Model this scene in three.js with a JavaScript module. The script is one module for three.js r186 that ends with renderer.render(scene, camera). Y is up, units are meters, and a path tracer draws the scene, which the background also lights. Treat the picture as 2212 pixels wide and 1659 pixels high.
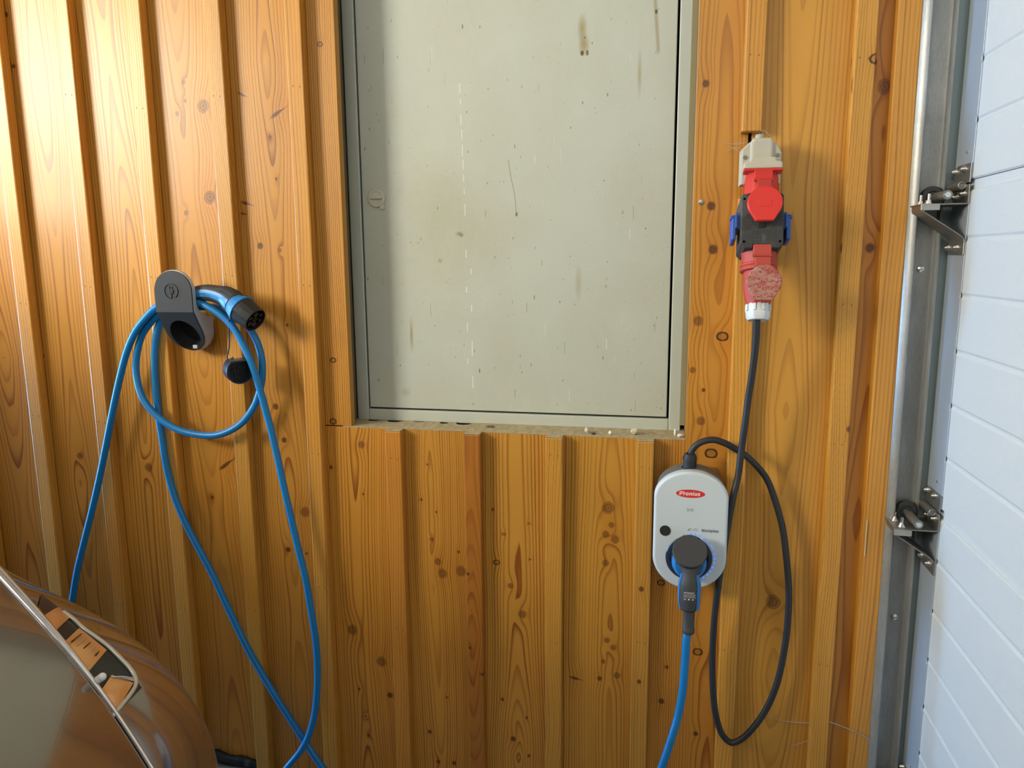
import * as THREE from 'three';
import { RoundedBoxGeometry } from 'three/addons/geometries/RoundedBoxGeometry.js';
import { mergeGeometries, toCreasedNormals } from 'three/addons/utils/BufferGeometryUtils.js';
import { RectAreaLightUniformsLib } from 'three/addons/lights/RectAreaLightUniformsLib.js';
import { Brush, Evaluator, SUBTRACTION, INTERSECTION } from 'three-bvh-csg';

// ------------------------------------------------------------------ camera, sky, lights, exposure
const scene = new THREE.Scene();
const camera = new THREE.PerspectiveCamera(54.34, 2212 / 1659, 0.05, 60);
camera.position.set(0, 1.39, 1.72);
camera.rotation.set(-0.16661, 0.19873, -0.00659, 'YXZ');
scene.add(camera);

const renderer = new THREE.WebGLRenderer({ antialias: true });
renderer.toneMapping = THREE.LinearToneMapping;
renderer.toneMappingExposure = 0.91;
renderer.shadowMap.enabled = true;
renderer.shadowMap.type = THREE.PCFSoftShadowMap;
RectAreaLightUniformsLib.init();
scene.background = new THREE.Color().setRGB(0.75, 0.86, 1.0);
scene.backgroundIntensity = 1.5;

// daylight through two high windows in the wall behind the camera and a lower one at the far end of the garage
const ROOM = { x0: -5.2, x1: 0.66, y0: -0.02, y1: 3.15, z1: 3.0 };
const WINDOWS = [
  { wall: 'front', a0: -5.1, a1: -3.4, y0: 2.05, y1: 3.08, color: [1.0, 0.955, 0.83], nits: 62 },
  { wall: 'front', a0: -1.5, a1: 0.3, y0: 2.15, y1: 3.0, color: [1.0, 0.97, 0.84], nits: 3.0 },
  { wall: 'left', a0: 0.08, a1: 1.0, y0: 0.2, y1: 1.9, color: [0.22, 0.53, 1.0], nits: 58 },
];
for (const w of WINDOWS) {
  const l = new THREE.RectAreaLight(new THREE.Color().setRGB(...w.color), w.nits, w.a1 - w.a0, w.y1 - w.y0);
  l.name = 'window_daylight';
  const a = (w.a0 + w.a1) / 2, y = (w.y0 + w.y1) / 2;
  if (w.wall === 'front') { l.position.set(a, y, ROOM.z1 + 0.01); l.lookAt(a, y, 0); }
  else { l.position.set(ROOM.x0 - 0.01, y, a); l.lookAt(0, y, a); }
  scene.add(l);
}

// ------------------------------------------------------------------ helpers
let seed = 12345;
const rnd = () => { seed = (seed * 1664525 + 1013904223) >>> 0; return seed / 4294967296; };
const hash = (i, j) => { let h = Math.imul(i, 374761393) + Math.imul(j, 668265263); h = Math.imul(h ^ (h >>> 13), 1274126177); return ((h ^ (h >>> 16)) >>> 0) / 4294967296; };
const noise = (x, y) => {
  const i = Math.floor(x), j = Math.floor(y), f = x - i, g = y - j, u = f * f * (3 - 2 * f), v = g * g * (3 - 2 * g);
  const a = hash(i, j), b = hash(i + 1, j), c = hash(i, j + 1), d = hash(i + 1, j + 1);
  return a + (b - a) * u + (c - a + (a - b - c + d) * u) * v;
};
const sstep = (a, b, x) => { const t = Math.min(1, Math.max(0, (x - a) / (b - a))); return t * t * (3 - 2 * t); };
const toS = (l) => (l <= 0.0031308 ? 12.92 * l : 1.055 * Math.pow(l, 1 / 2.4) - 0.055);
const V = (x, y, z) => new THREE.Vector3(x, y, z);
const used = new Map();
function numbered(name) { const n = used.get(name) ?? 0; used.set(name, n + 1); return n ? `${name}_${String(n).padStart(3, '0')}` : name; }
function mesh(name, geo, mat, parent, p, r) {
  const m = new THREE.Mesh(geo, mat); m.name = parent === scene ? numbered(name) : name;
  m.castShadow = m.receiveShadow = true;
  if (p) m.position.set(...p);
  if (r) m.rotation.set(...r);
  parent.add(m); return m;
}
function thing(name, label, category, p = [0, 0, 0], group) {
  const g = new THREE.Group(); g.name = numbered(name); g.position.set(...p);
  g.userData = { label, category }; if (group) g.userData.group = group;
  scene.add(g); return g;
}
function sub(name, parent, p = [0, 0, 0], r = [0, 0, 0]) { const g = new THREE.Group(); g.name = name; g.position.set(...p); g.rotation.set(...r); parent.add(g); return g; }
function std(r, g, b, rough = 0.5, metal = 0, o = {}) {
  const m = new THREE.MeshPhysicalMaterial({ roughness: rough, metalness: metal, ...o }); m.color.setRGB(r, g, b); return m;
}
const hexm = (h, rough = 0.5, metal = 0, o = {}) => new THREE.MeshPhysicalMaterial({ color: h, roughness: rough, metalness: metal, ...o });
const rb = (w, h, d, r = 0.002, s = 3) => new RoundedBoxGeometry(w, h, d, s, r);
const at = (g, x = 0, y = 0, z = 0, rx = 0, ry = 0, rz = 0) => { const e = new THREE.Matrix4().makeRotationFromEuler(new THREE.Euler(rx, ry, rz)); e.setPosition(x, y, z); return g.clone().applyMatrix4(e); };
const merge = (list) => mergeGeometries(list.map((g) => { const n = g.index ? g.toNonIndexed() : g.clone(); for (const k of Object.keys(n.attributes)) if (!['position', 'normal', 'uv'].includes(k)) n.deleteAttribute(k); return n; }));
const cyl = (r0, r1, h, s = 32, open = false) => new THREE.CylinderGeometry(r0, r1, h, s, 1, open);
const shapeOf = (pts) => { const s = new THREE.Shape(); pts.forEach(([x, y], i) => (i ? s.lineTo(x, y) : s.moveTo(x, y))); return s; };
function extr(shape, depth, bevel = 0.001, seg = 12, bseg = 2) {
  return new THREE.ExtrudeGeometry(shape, { depth: depth - 2 * bevel, bevelEnabled: bevel > 0, bevelSize: bevel, bevelThickness: bevel, bevelOffset: -bevel, bevelSegments: bseg, curveSegments: seg }).translate(0, 0, bevel);
}
const lathe = (pts, s = 40) => toCreasedNormals(new THREE.LatheGeometry(pts.map(([r, y]) => new THREE.Vector2(r, y)), s), 0.6);
const tube = (pts, r, seg = 80, rad = 12, closed = false) => {
  const c = new THREE.CatmullRomCurve3(pts.map((p) => (p.isVector3 ? p : V(...p))), closed, 'centripetal');
  const t = new THREE.TubeGeometry(c, seg, r, rad, closed);
  if (closed) return t;
  const caps = [0, 1].map((e) => { const p = c.getPointAt(e), d = c.getTangentAt(e).multiplyScalar(e ? 1 : -1); const g = new THREE.CircleGeometry(r, rad); g.applyQuaternion(new THREE.Quaternion().setFromUnitVectors(V(0, 0, 1), d)); return g.translate(p.x, p.y, p.z); });
  return merge([t, ...caps]);
};
// a sweep with elliptical sections; a0..a1 limits the arc, so that inlays can lie on a handle
function sweep(pts, secs, up, a0 = 0, a1 = Math.PI * 2, n = 28, seg = 40, off = 0) {
  const c = new THREE.CatmullRomCurve3(pts.map((p) => V(...p))), pos = [], idx = [], full = a1 - a0 > 6.28, L = secs.length - 1;
  for (let i = 0; i <= seg; i++) {
    const t = i / seg, p = c.getPoint(t), d = c.getTangent(t).normalize(), s = d.clone().cross(up).normalize(), u = s.clone().cross(d);
    const f = Math.min(L - 1e-6, t * L), k = Math.floor(f), w = f - k, ws = w * w * (3 - 2 * w);
    const ra = secs[k][0] + (secs[k + 1][0] - secs[k][0]) * ws + off, rbb = secs[k][1] + (secs[k + 1][1] - secs[k][1]) * ws + off;
    for (let j = 0; j <= n; j++) { const a = a0 + ((a1 - a0) * j) / n; const q = p.clone().addScaledVector(s, Math.cos(a) * ra).addScaledVector(u, Math.sin(a) * rbb); pos.push(q.x, q.y, q.z); }
  }
  for (let i = 0; i < seg; i++) for (let j = 0; j < n; j++) { const a = i * (n + 1) + j, b = a + n + 1; idx.push(a, a + 1, b, b, a + 1, b + 1); }
  if (full) for (const i of [0, seg]) { const p = c.getPoint(i / seg), m = pos.length / 3; pos.push(p.x, p.y, p.z); for (let j = 0; j < n; j++) { const a = i * (n + 1) + j; i ? idx.push(m, a, a + 1) : idx.push(m, a + 1, a); } }
  const g = new THREE.BufferGeometry(); g.setAttribute('position', new THREE.Float32BufferAttribute(pos, 3)); g.setIndex(idx);
  g.setAttribute('uv', new THREE.Float32BufferAttribute(new Float32Array((pos.length / 3) * 2), 2));
  g.computeVertexNormals(); return g;
}
const ev = new Evaluator(); ev.useGroups = false;
const csg = (a, b, op) => { const A = new Brush(a), B = new Brush(b); A.updateMatrixWorld(); B.updateMatrixWorld(); return ev.evaluate(A, B, op).geometry; };
const struct = (o) => { o.userData.kind = 'structure'; return o; };
function dataTex(w, h, fill, srgb = true) {
  const d = new Uint8Array(w * h * 4), o = [0, 0, 0];
  for (let y = 0; y < h; y++) for (let x = 0; x < w; x++) {
    fill(x, y, o); const k = (y * w + x) * 4;
    for (let c = 0; c < 3; c++) d[k + c] = Math.max(0, Math.min(255, (srgb ? toS(Math.max(0, o[c])) : o[c]) * 255));
    d[k + 3] = 255;
  }
  const t = new THREE.DataTexture(d, w, h); t.magFilter = THREE.LinearFilter; t.wrapS = t.wrapT = THREE.RepeatWrapping;
  if (srgb) t.colorSpace = THREE.SRGBColorSpace; t.needsUpdate = true; return t;
}
function canvasTex(w, h, draw) {
  const c = document.createElement('canvas'); c.width = w; c.height = h; draw(c.getContext('2d'), w, h);
  const t = new THREE.CanvasTexture(c); t.colorSpace = THREE.SRGBColorSpace; return t;
}
const printMat = (t, rough = 0.5) => new THREE.MeshPhysicalMaterial({ map: t, transparent: true, roughness: rough });

// ------------------------------------------------------------------ wood
// knots of the cladding: x, y on the wall, radius, kind (0 dark, 1 brown with rings, 2 spike, 3 loose with a black rim)
const KNOTS = [
  -1.638,2.001,0.0074,0, -1.633,1.878,0.0063,0, -1.657,1.486,0.0074,0, -1.153,1.817,0.0053,1, -1.106,1.759,0.0158,1, -1.153,1.773,0.0042,1, -1.177,1.744,0.0053,1,
  -1.107,1.543,0.0158,1, -1.176,1.506,0.0063,1, -0.999,1.779,0.0084,2, -0.907,1.737,0.0126,2, -0.936,1.680,0.0042,0, -0.926,1.582,0.0042,0, -1.006,1.525,0.0105,2,
  -1.016,1.501,0.0063,2, -0.979,1.423,0.0095,0, -0.927,1.412,0.0053,1, -0.795,1.882,0.0063,3, -1.641,1.136,0.0053,0, -1.473,1.064,0.0074,0, -1.473,1.026,0.0074,0,
  -1.558,0.862,0.0095,1, -1.348,0.839,0.0115,1, -0.920,1.228,0.0042,0, -0.962,1.019,0.0095,0, -0.945,0.932,0.0084,0, -0.897,0.742,0.0137,1, -0.800,1.142,0.0074,3,
  -0.807,0.986,0.0084,3, -0.820,0.866,0.0063,0, -0.951,0.635,0.0084,0, -1.163,0.766,0.0053,0, -1.110,0.863,0.0147,2, -0.900,0.628,0.0042,0, -0.735,0.929,0.0095,1,
  -0.735,0.800,0.0042,0, -0.562,0.886,0.0032,0, -0.581,0.794,0.0042,0, -0.543,0.764,0.0032,0, -0.557,0.691,0.0042,3, -0.486,0.663,0.0042,0, -0.541,0.633,0.0095,1,
  -0.529,0.602,0.0126,1, -0.480,0.612,0.0137,1, -0.306,0.749,0.0032,3, -0.370,0.718,0.0042,3, -0.397,0.780,0.0042,0, -0.388,0.643,0.0074,3, -0.353,0.584,0.0074,1,
  -0.323,0.511,0.0105,1, -0.304,0.657,0.0032,0, -0.780,0.424,0.0137,1, -0.703,0.342,0.0137,1, -0.683,0.248,0.0095,0, -0.770,0.256,0.0053,0, -0.754,0.179,0.0042,0,
  -0.748,0.122,0.0053,0, -0.527,0.260,0.0042,0, -0.576,0.155,0.0063,0, -0.377,0.272,0.0053,0, -0.314,0.228,0.0042,0, -0.350,0.164,0.0084,0, -0.308,0.121,0.0053,0,
  -0.115,0.801,0.0147,1, -0.107,0.759,0.0074,1, -0.120,0.735,0.0084,1, -0.098,0.723,0.0105,1, -0.119,0.662,0.0084,1, -0.112,0.462,0.0074,1, -0.097,0.444,0.0074,1,
  -0.121,0.405,0.0063,1, -0.129,0.358,0.0074,0, -0.087,0.371,0.0084,1, -0.186,0.351,0.0105,2, -0.253,0.787,0.0042,0, -0.232,0.619,0.0042,0, -0.231,0.422,0.0042,0,
  -0.018,0.615,0.0074,0, -0.018,0.377,0.0063,0, 0.013,0.622,0.0084,3, 0.022,0.314,0.0084,0, 0.032,0.406,0.0053,0, -0.554,0.070,0.0074,0, -0.511,0.072,0.0074,0,
  0.078,1.752,0.0095,0, 0.097,1.498,0.0115,0, 0.104,1.405,0.0126,0, 0.399,1.777,0.0105,3, 0.431,1.729,0.0147,1, 0.079,1.248,0.0115,1, 0.133,1.214,0.0115,3,
  0.071,1.137,0.0074,1, 0.094,1.020,0.0105,1, 0.097,1.092,0.0053,0, 0.400,1.019,0.0084,0, 0.474,1.185,0.0053,0, 0.424,1.406,0.0115,0, 0.119,0.945,0.0126,3,
  0.269,0.596,0.0168,1, 0.105,0.453,0.0105,3, 0.106,0.237,0.0074,0,
];
const TEX_H = 2.7, TEX_Y0 = -0.02;
const LIGHT = [0.575, 0.286, 0.046], DARK = [0.235, 0.068, 0.008];
function woodTex(s, X0, W, w, h, o = {}) {
  const knots = [];
  for (let i = 0; i < KNOTS.length; i += 4) if (KNOTS[i] > X0 - 0.01 && KNOTS[i] < X0 + W + 0.01) knots.push(KNOTS.slice(i, i + 4));
  const xc = W * (o.xc ?? 0.42 + 0.2 * hash(s, 5)), sp = 0.8 * (o.sp ?? 0.0078), tint = o.tint ?? 1, deep = o.deep ?? 0.02;
  // per row values
  const row = [];
  for (let y = 0; y < h; y++) {
    const Y = (y / h) * TEX_H;
    const d = deep + 0.055 * Math.abs(noise(Y * 1.15 + s * 17.3, s * 3.1) - 0.5) * 2 + 0.02 * noise(Y * 4 + s, 9.5);
    row.push([d, xc + W * 0.16 * (noise(Y * 1.3 + s * 7.7, s * 1.7) - 0.5)]);
  }
  return dataTex(w, h, (px, py, out) => {
    let x = (px / w) * W; const Y = (py / h) * TEX_H, wy = Y + TEX_Y0;
    let [d, x0] = row[py], knotDark = 0, rim = 0, warm = 0, bump = 0;
    x += 0.0035 * (noise(Y * 5 + s * 3.3, x * 30) - 0.5);
    for (const k of knots) {
      const dy = wy - k[1]; if (Math.abs(dy) > 0.13) continue;
      const dx = x + X0 - k[0], r = k[2];
      const wob = 1 + 0.22 * (noise(dx * 90 + s, dy * 70) - 0.5);
      const ex = k[3] === 2 ? dx / (r * 2.2) : dx / r, ey = k[3] === 2 ? (dy - (hash(Math.round(k[0] * 1e3), 3) - 0.5) * 1.4 * dx) / (r * (0.12 + 0.4 * sstep(1.3, -1.0, dx / r))) : dy / (r * (k[3] === 3 ? 0.8 : 1.05));
      const e = Math.sqrt(ex * ex + ey * ey) * wob;
      const far = (dx * dx) / (r * r * 3) + (dy * dy) / (r * r * 12);
      bump += 0.9 * sp * Math.exp(-far) * (r / 0.008);
      warm += 0.5 * Math.exp(-far * 0.8);
      if (k[3] === 0 || k[3] === 2) { knotDark = Math.max(knotDark, sstep(1.05, 0.55, e) * (0.8 + 0.2 * noise(dx * 600, dy * 600))); }
      else if (k[3] === 1) { knotDark = Math.max(knotDark, sstep(1.1, 0.8, e) * (0.62 + 0.2 * Math.sin(e * 15))); }
      else { knotDark = Math.max(knotDark, sstep(1.2, 1.0, e) * 0.3); rim = Math.max(rim, sstep(0.72, 0.9, e) * sstep(1.25, 1.08, e)); }
    }
    const rr = Math.sqrt((x - x0) * (x - x0) + d * d) + bump + 0.0016 * noise(x * 90, Y * 3 + s);
    const q = rr / sp + 0.5 * noise(rr * 120, s * 2.2), f = q - Math.floor(q), str = 0.4 + 0.6 * hash(Math.floor(q), s);
    let late = sstep(0.45, 0.94, f) * sstep(1.0, 0.95, f) * str * 1.12 * (o.late ?? 0.85);
    const fine = noise(x * 1500, Y * 9 + s * 5) - 0.5, blotch = noise(x * 14 + s, Y * 2.2) - 0.5, blotch2 = noise(x * 40 + s * 2, Y * 7) - 0.5;
    late = Math.min(1, Math.max(0, late + fine * 0.22));
    warm = Math.min(1, warm);
    const b = tint * (1 + 0.16 * blotch + 0.1 * blotch2 + 0.08 * fine);
    for (let c = 0; c < 3; c++) {
      let v = (LIGHT[c] * (1 - late) + DARK[c] * late) * b;
      v *= 1 - warm * [0.08, 0.2, 0.35][c];
      v = v * (1 - knotDark) + [0.105, 0.038, 0.012][c] * knotDark;
      out[c] = v * (1 - rim * 0.85);
    }
  });
}
const woodMat = (t) => new THREE.MeshPhysicalMaterial({ map: t, bumpMap: t, bumpScale: 0.0004, roughness: 0.37, specularIntensity: 0.9 });

// extruded plank; uv runs along the board in metres of its texture
function plankGeo(shape, depth, bevel, X0, W) {
  const g = extr(shape, depth, bevel, 4, 2), p = g.attributes.position, n = g.attributes.normal, uv = g.attributes.uv;
  for (let i = 0; i < p.count; i++) {
    const side = Math.abs(n.getX(i)) > 0.7 ? (p.getZ(i) - depth) * Math.sign(n.getX(i)) * -1 : 0;
    uv.setXY(i, (p.getX(i) - X0 + side) / W, (p.getY(i) - TEX_Y0) / TEX_H);
  }
  return g;
}
const rect = (x0, x1, y0, y1) => shapeOf([[x0, y0], [x1, y0], [x1, y1], [x0, y1]]);

// ------------------------------------------------------------------ the wall with its cladding
const TOP = 2.66, BT = 0.028;
const OPEN = { x0: -0.782, x1: 0.0588, y0: 0.976, y1: 2.3 };
const dustMat = std(0.33, 0.28, 0.19, 0.95);
const plaster = std(0.62, 0.58, 0.5, 0.9);
{
  const slabs = [];
  const slab = (x0, x1, y0, y1, z0, z1) => slabs.push(new THREE.BoxGeometry(x1 - x0, y1 - y0, z1 - z0).translate((x0 + x1) / 2, (y0 + y1) / 2, (z0 + z1) / 2));
  const zb = -0.42, zf = -0.0265;
  slab(ROOM.x0 - 0.2, OPEN.x0, ROOM.y0, ROOM.y1, zb, zf);
  slab(OPEN.x1, ROOM.x1 + 0.2, ROOM.y0, ROOM.y1, zb, zf);
  slab(OPEN.x0, OPEN.x1, ROOM.y0, OPEN.y0 - 0.006, zb, zf);
  slab(OPEN.x0, OPEN.x1, OPEN.y1, ROOM.y1, zb, zf);
  slab(OPEN.x0, OPEN.x1, OPEN.y0 - 0.006, OPEN.y1, zb, -0.33);
  var wall = struct(mesh('wall_back', merge(slabs), std(0.16, 0.12, 0.07, 0.95), scene));
}
const battenR = [-1.842, -1.638, -1.434, -1.238, -1.030, -0.8277, -0.6194, -0.4192, -0.2211, -0.0107, 0.1926, 0.4041];
const BW = 0.0405;
{
  const edge = [...battenR.map((r) => r - BW / 2)];
  const tints = [1, 1.02, 1.06, 1.0, 0.94, 1.03, 0.97, 1.0, 1.02, 0.97, 0.93, 1.02, 0.9];
  const hues = [[0.93, 0.86, 0.80], [0.97, 0.92, 0.88], [0.98, 0.95, 0.93], [0.95, 0.88, 0.78], [0.98, 0.93, 0.9], [0.97, 0.90, 0.80], [1, 0.95, 0.90], [1, 0.98, 0.95], [0.99, 0.98, 0.9], [0.98, 0.88, 0.75], [1, 0.98, 0.95], [0.92, 0.80, 0.62]];
  const boardMat = (t, i) => { const m = woodMat(t); m.color.setRGB(...hues[((i % 12) + 12) % 12]); return m; };
  const plank = (i, shape, X0, W, o = {}) => mesh('plank', plankGeo(shape, 0.024, 0.0012, X0, W), boardMat(woodTex(i + 1, X0, W, 384, 2048, { tint: tints[((i % 13) + 13) % 13], ...o }), o.hue ?? i), wall, [0, 0, -0.0245 + (i % 3) * 0.0003]);
  for (let i = -2; i < edge.length; i++) {
    const L = (i < 0 ? edge[0] + (i + 0) * 0.204 : edge[i]) + 0.0035, R = (i < -1 ? edge[0] - 0.204 : i < edge.length - 1 ? edge[i + 1] : 0.4885) - 0.0035;
    const X0 = L - 0.002, W = R - L + 0.004;
    if (i === 5) { // board left of the cabinet: a narrow upper length and a full lower one
      plank(i + 20, rect(L, -0.7585, 0.977, TOP), X0, W, { sp: 0.0066, xc: 1.4, late: 0.9, tint: 1.0 });
      plank(i, rect(L, R, -0.02, 0.9742), X0, W, { sp: 0.0072 });
    } else if (i >= 6 && i <= 8) { plank(i, rect(L, R, -0.02, 0.9742), X0, W, { xc: [0.47, 0.5, 0.62][i - 6], sp: [0.0068, 0.0072, 0.0085][i - 6], deep: 0.004 });
    } else if (i === 9) { plank(i, shapeOf([[L, -0.02], [R, -0.02], [R, TOP], [OPEN.x1, TOP], [OPEN.x1, 0.9742], [L, 0.9742]]), X0, W, { sp: 0.0065, xc: 0.75, late: 0.8 });
    } else if (i === 3) plank(i, rect(L, R, -0.02, TOP), X0, W, { xc: 0.5, late: 0.6, sp: 0.009 });
    else if (i === 4) plank(i, rect(L, R, -0.02, TOP), X0, W, { xc: 0.55, late: 0.75 });
    else plank(i + 3, rect(L, R, -0.02, TOP), X0, W, { hue: i, late: i === 10 ? 0.6 : 0.8, sp: i === 10 ? 0.0095 : 0.008, xc: [0.5, 0.45, 0.52][(i + 9) % 3] });
  }
  // above the cabinet opening
  for (let i = 5; i < 9; i++) plank(i + 31, rect(edge[i] + 0.0035 + (i === 5 ? 0.082 : 0), i === 8 ? OPEN.x1 - 0.003 : edge[i + 1] - 0.0035, OPEN.y1, TOP), edge[i], 0.204);
  // battens
  const variants = [0, 1, 2, 3, 4, 5].map((k) => woodMat(woodTex(80 + k, [0.36, 5, 5, -0.25, 5, -0.05][k], 0.07, 80, 1536, { sp: [0.0058, 0.007, 0.005, 0.006, 0.009, 0.008][k], xc: [1.6, -0.5, 1.2, 0.4, 1.9, -0.8][k], late: 0.62, tint: [1.06, 1.1, 1.0, 0.9, 1.08, 0.96][k] })));
  variants.forEach((m, k) => m.color.setRGB(...[[1, 0.98, 0.95], [1, 0.95, 0.92], [0.96, 0.92, 0.85], [1, 1, 1], [0.95, 0.88, 0.82], [1, 0.98, 0.95]][k]));
  const reddish = [[0.86, 0.72, 0.62], [0.74, 0.54, 0.42]].map((c, i) => { const m = variants[1 + i * 2].clone(); m.color.setRGB(...c); return m; });
  const batten = (r, y0, y1, k, w = BW) => mesh('batten', plankGeo(rect(r - w, r, y0, y1), BT, 0.0028, k === 0 ? 0.3636 : r - w - 0.013, 0.07), k > 9 ? reddish[k - 10] : variants[k % 6], wall, [0, 0, 0.0003]);
  battenR.forEach((r, i) => {
    if (i >= 6 && i <= 9) { batten(r, -0.02, 0.9742, [10, 11, 2, 5][i - 6]); batten(r, OPEN.y1, TOP, 4); }
    else if (i === 10) { batten(r, 1.6474, TOP, 4); batten(r, -0.02, 1.512, 1); }
    else batten(r, -0.02, TOP, i === 11 ? 0 : [4, 1, 4, 1, 2, 4][i % 6]);
  });
  mesh('batten', plankGeo(shapeOf([[0.4515, -0.02], [0.4955, -0.02], [0.4785, TOP], [0.4345, TOP]]), BT, 0.0028, 0.43, 0.07), variants[4], wall, [0, 0, 0.0003]);
  for (const dx of [-2.05, -2.254]) batten(dx, -0.02, TOP, 4);
  // staples that hold the battens
  const stG = merge([rb(0.0012, 0.0035, 0.0008, 0.0003).translate(-0.0085, 0.001, 0), rb(0.0012, 0.0035, 0.0008, 0.0003).translate(0.0085, -0.001, 0)]), stM = std(0.06, 0.05, 0.045, 0.5, 0.6);
  battenR.forEach((r, i) => { for (const y of [1.765, 1.335, 0.935, 0.5]) if (!(i >= 6 && i <= 9 && y > 1)) mesh('staple', stG, stM, wall, [r - BW / 2 + 0.004 * (hash(i, 7) - 0.5), y + 0.11 * (hash(i, Math.round(y * 9)) - 0.5), BT + 0.0004]); });
  // the ledge under the cabinet, with the holes its cables come through
  const out = [[OPEN.x0, 0.30], [OPEN.x0, -0.0005]];
  for (const r of battenR.slice(6, 10)) out.push([r - BW, -0.0005], [r - BW + 0.001, -BT + 0.0005], [r - 0.001, -BT + 0.0005], [r, -0.0005]);
  out.push([OPEN.x1, -0.0005], [OPEN.x1, 0.30]); const s = shapeOf(out);
  for (const [hx, hz, r] of [[-0.7303, 0.084, 0.0165], [-0.672, 0.084, 0.0215], [-0.606, 0.092, 0.018], [-0.5397, 0.080, 0.012], [-0.4883, 0.082, 0.0205]]) { const h = new THREE.Path(); h.absellipse(hx, hz, r, r * 0.95, 0, Math.PI * 2, true); s.holes.push(h); }
  const lg = extr(s, 0.0022, 0.0005, 16, 1); lg.rotateX(-Math.PI / 2); // shape y -> -z
  const dustTex = dataTex(512, 128, (x, y, o) => { const n = noise(x * 0.11, y * 0.11) * 0.6 + noise(x * 0.5, y * 0.5) * 0.4, g = 0.75 + 0.5 * n; o[0] = 0.42 * g; o[1] = 0.345 * g; o[2] = 0.205 * g; });
  const uv = lg.attributes.uv, p = lg.attributes.position; for (let i = 0; i < p.count; i++) uv.setXY(i, p.getX(i) * 2, p.getZ(i) * 4);
  mesh('ledge', lg, new THREE.MeshPhysicalMaterial({ map: dustTex, bumpMap: dustTex, bumpScale: 0.003, roughness: 0.98 }), wall, [0, OPEN.y0 - 0.0016, 0]);
  const foam = std(0.30, 0.25, 0.13, 0.95);
  mesh('joint_filler', merge([new THREE.BoxGeometry(0.012, 1.3, 0.05).translate(OPEN.x1 - 0.0045, 1.64, -0.1125), new THREE.BoxGeometry(0.82, 0.012, 0.05).translate(-0.36, 2.297, -0.122)]), foam, wall);
  // screw in the board right of the cabinet
  mesh('screw', lathe([[0, 0.0025], [0.003, 0.0022], [0.0055, 0.0008], [0.0055, -0.004], [0, -0.004]], 20).rotateX(Math.PI / 2), std(0.45, 0.44, 0.42, 0.35, 1), wall, [0.0757, 1.5073, 0.0005]);
  // black sealing strip at the foot of the wall
  const st = tube([[-1.225, 0.012, 0.002], [-1.17, 0.006, 0.007], [-1.13, 0.002, 0.005], [-1.076, -0.003, 0.004]], 0.013, 60, 10), sp2 = st.attributes.position;
  for (let i = 0; i < sp2.count; i++) { const x = sp2.getX(i), k = 1 + 0.5 * (noise(x * 60, sp2.getZ(i) * 90) - 0.5); sp2.setXYZ(i, x, sp2.getY(i) * k - 0.004, sp2.getZ(i) * k); }
  st.computeVertexNormals();
  mesh('sealing_strip', st, std(0.012, 0.012, 0.012, 0.7), wall);
}

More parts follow.
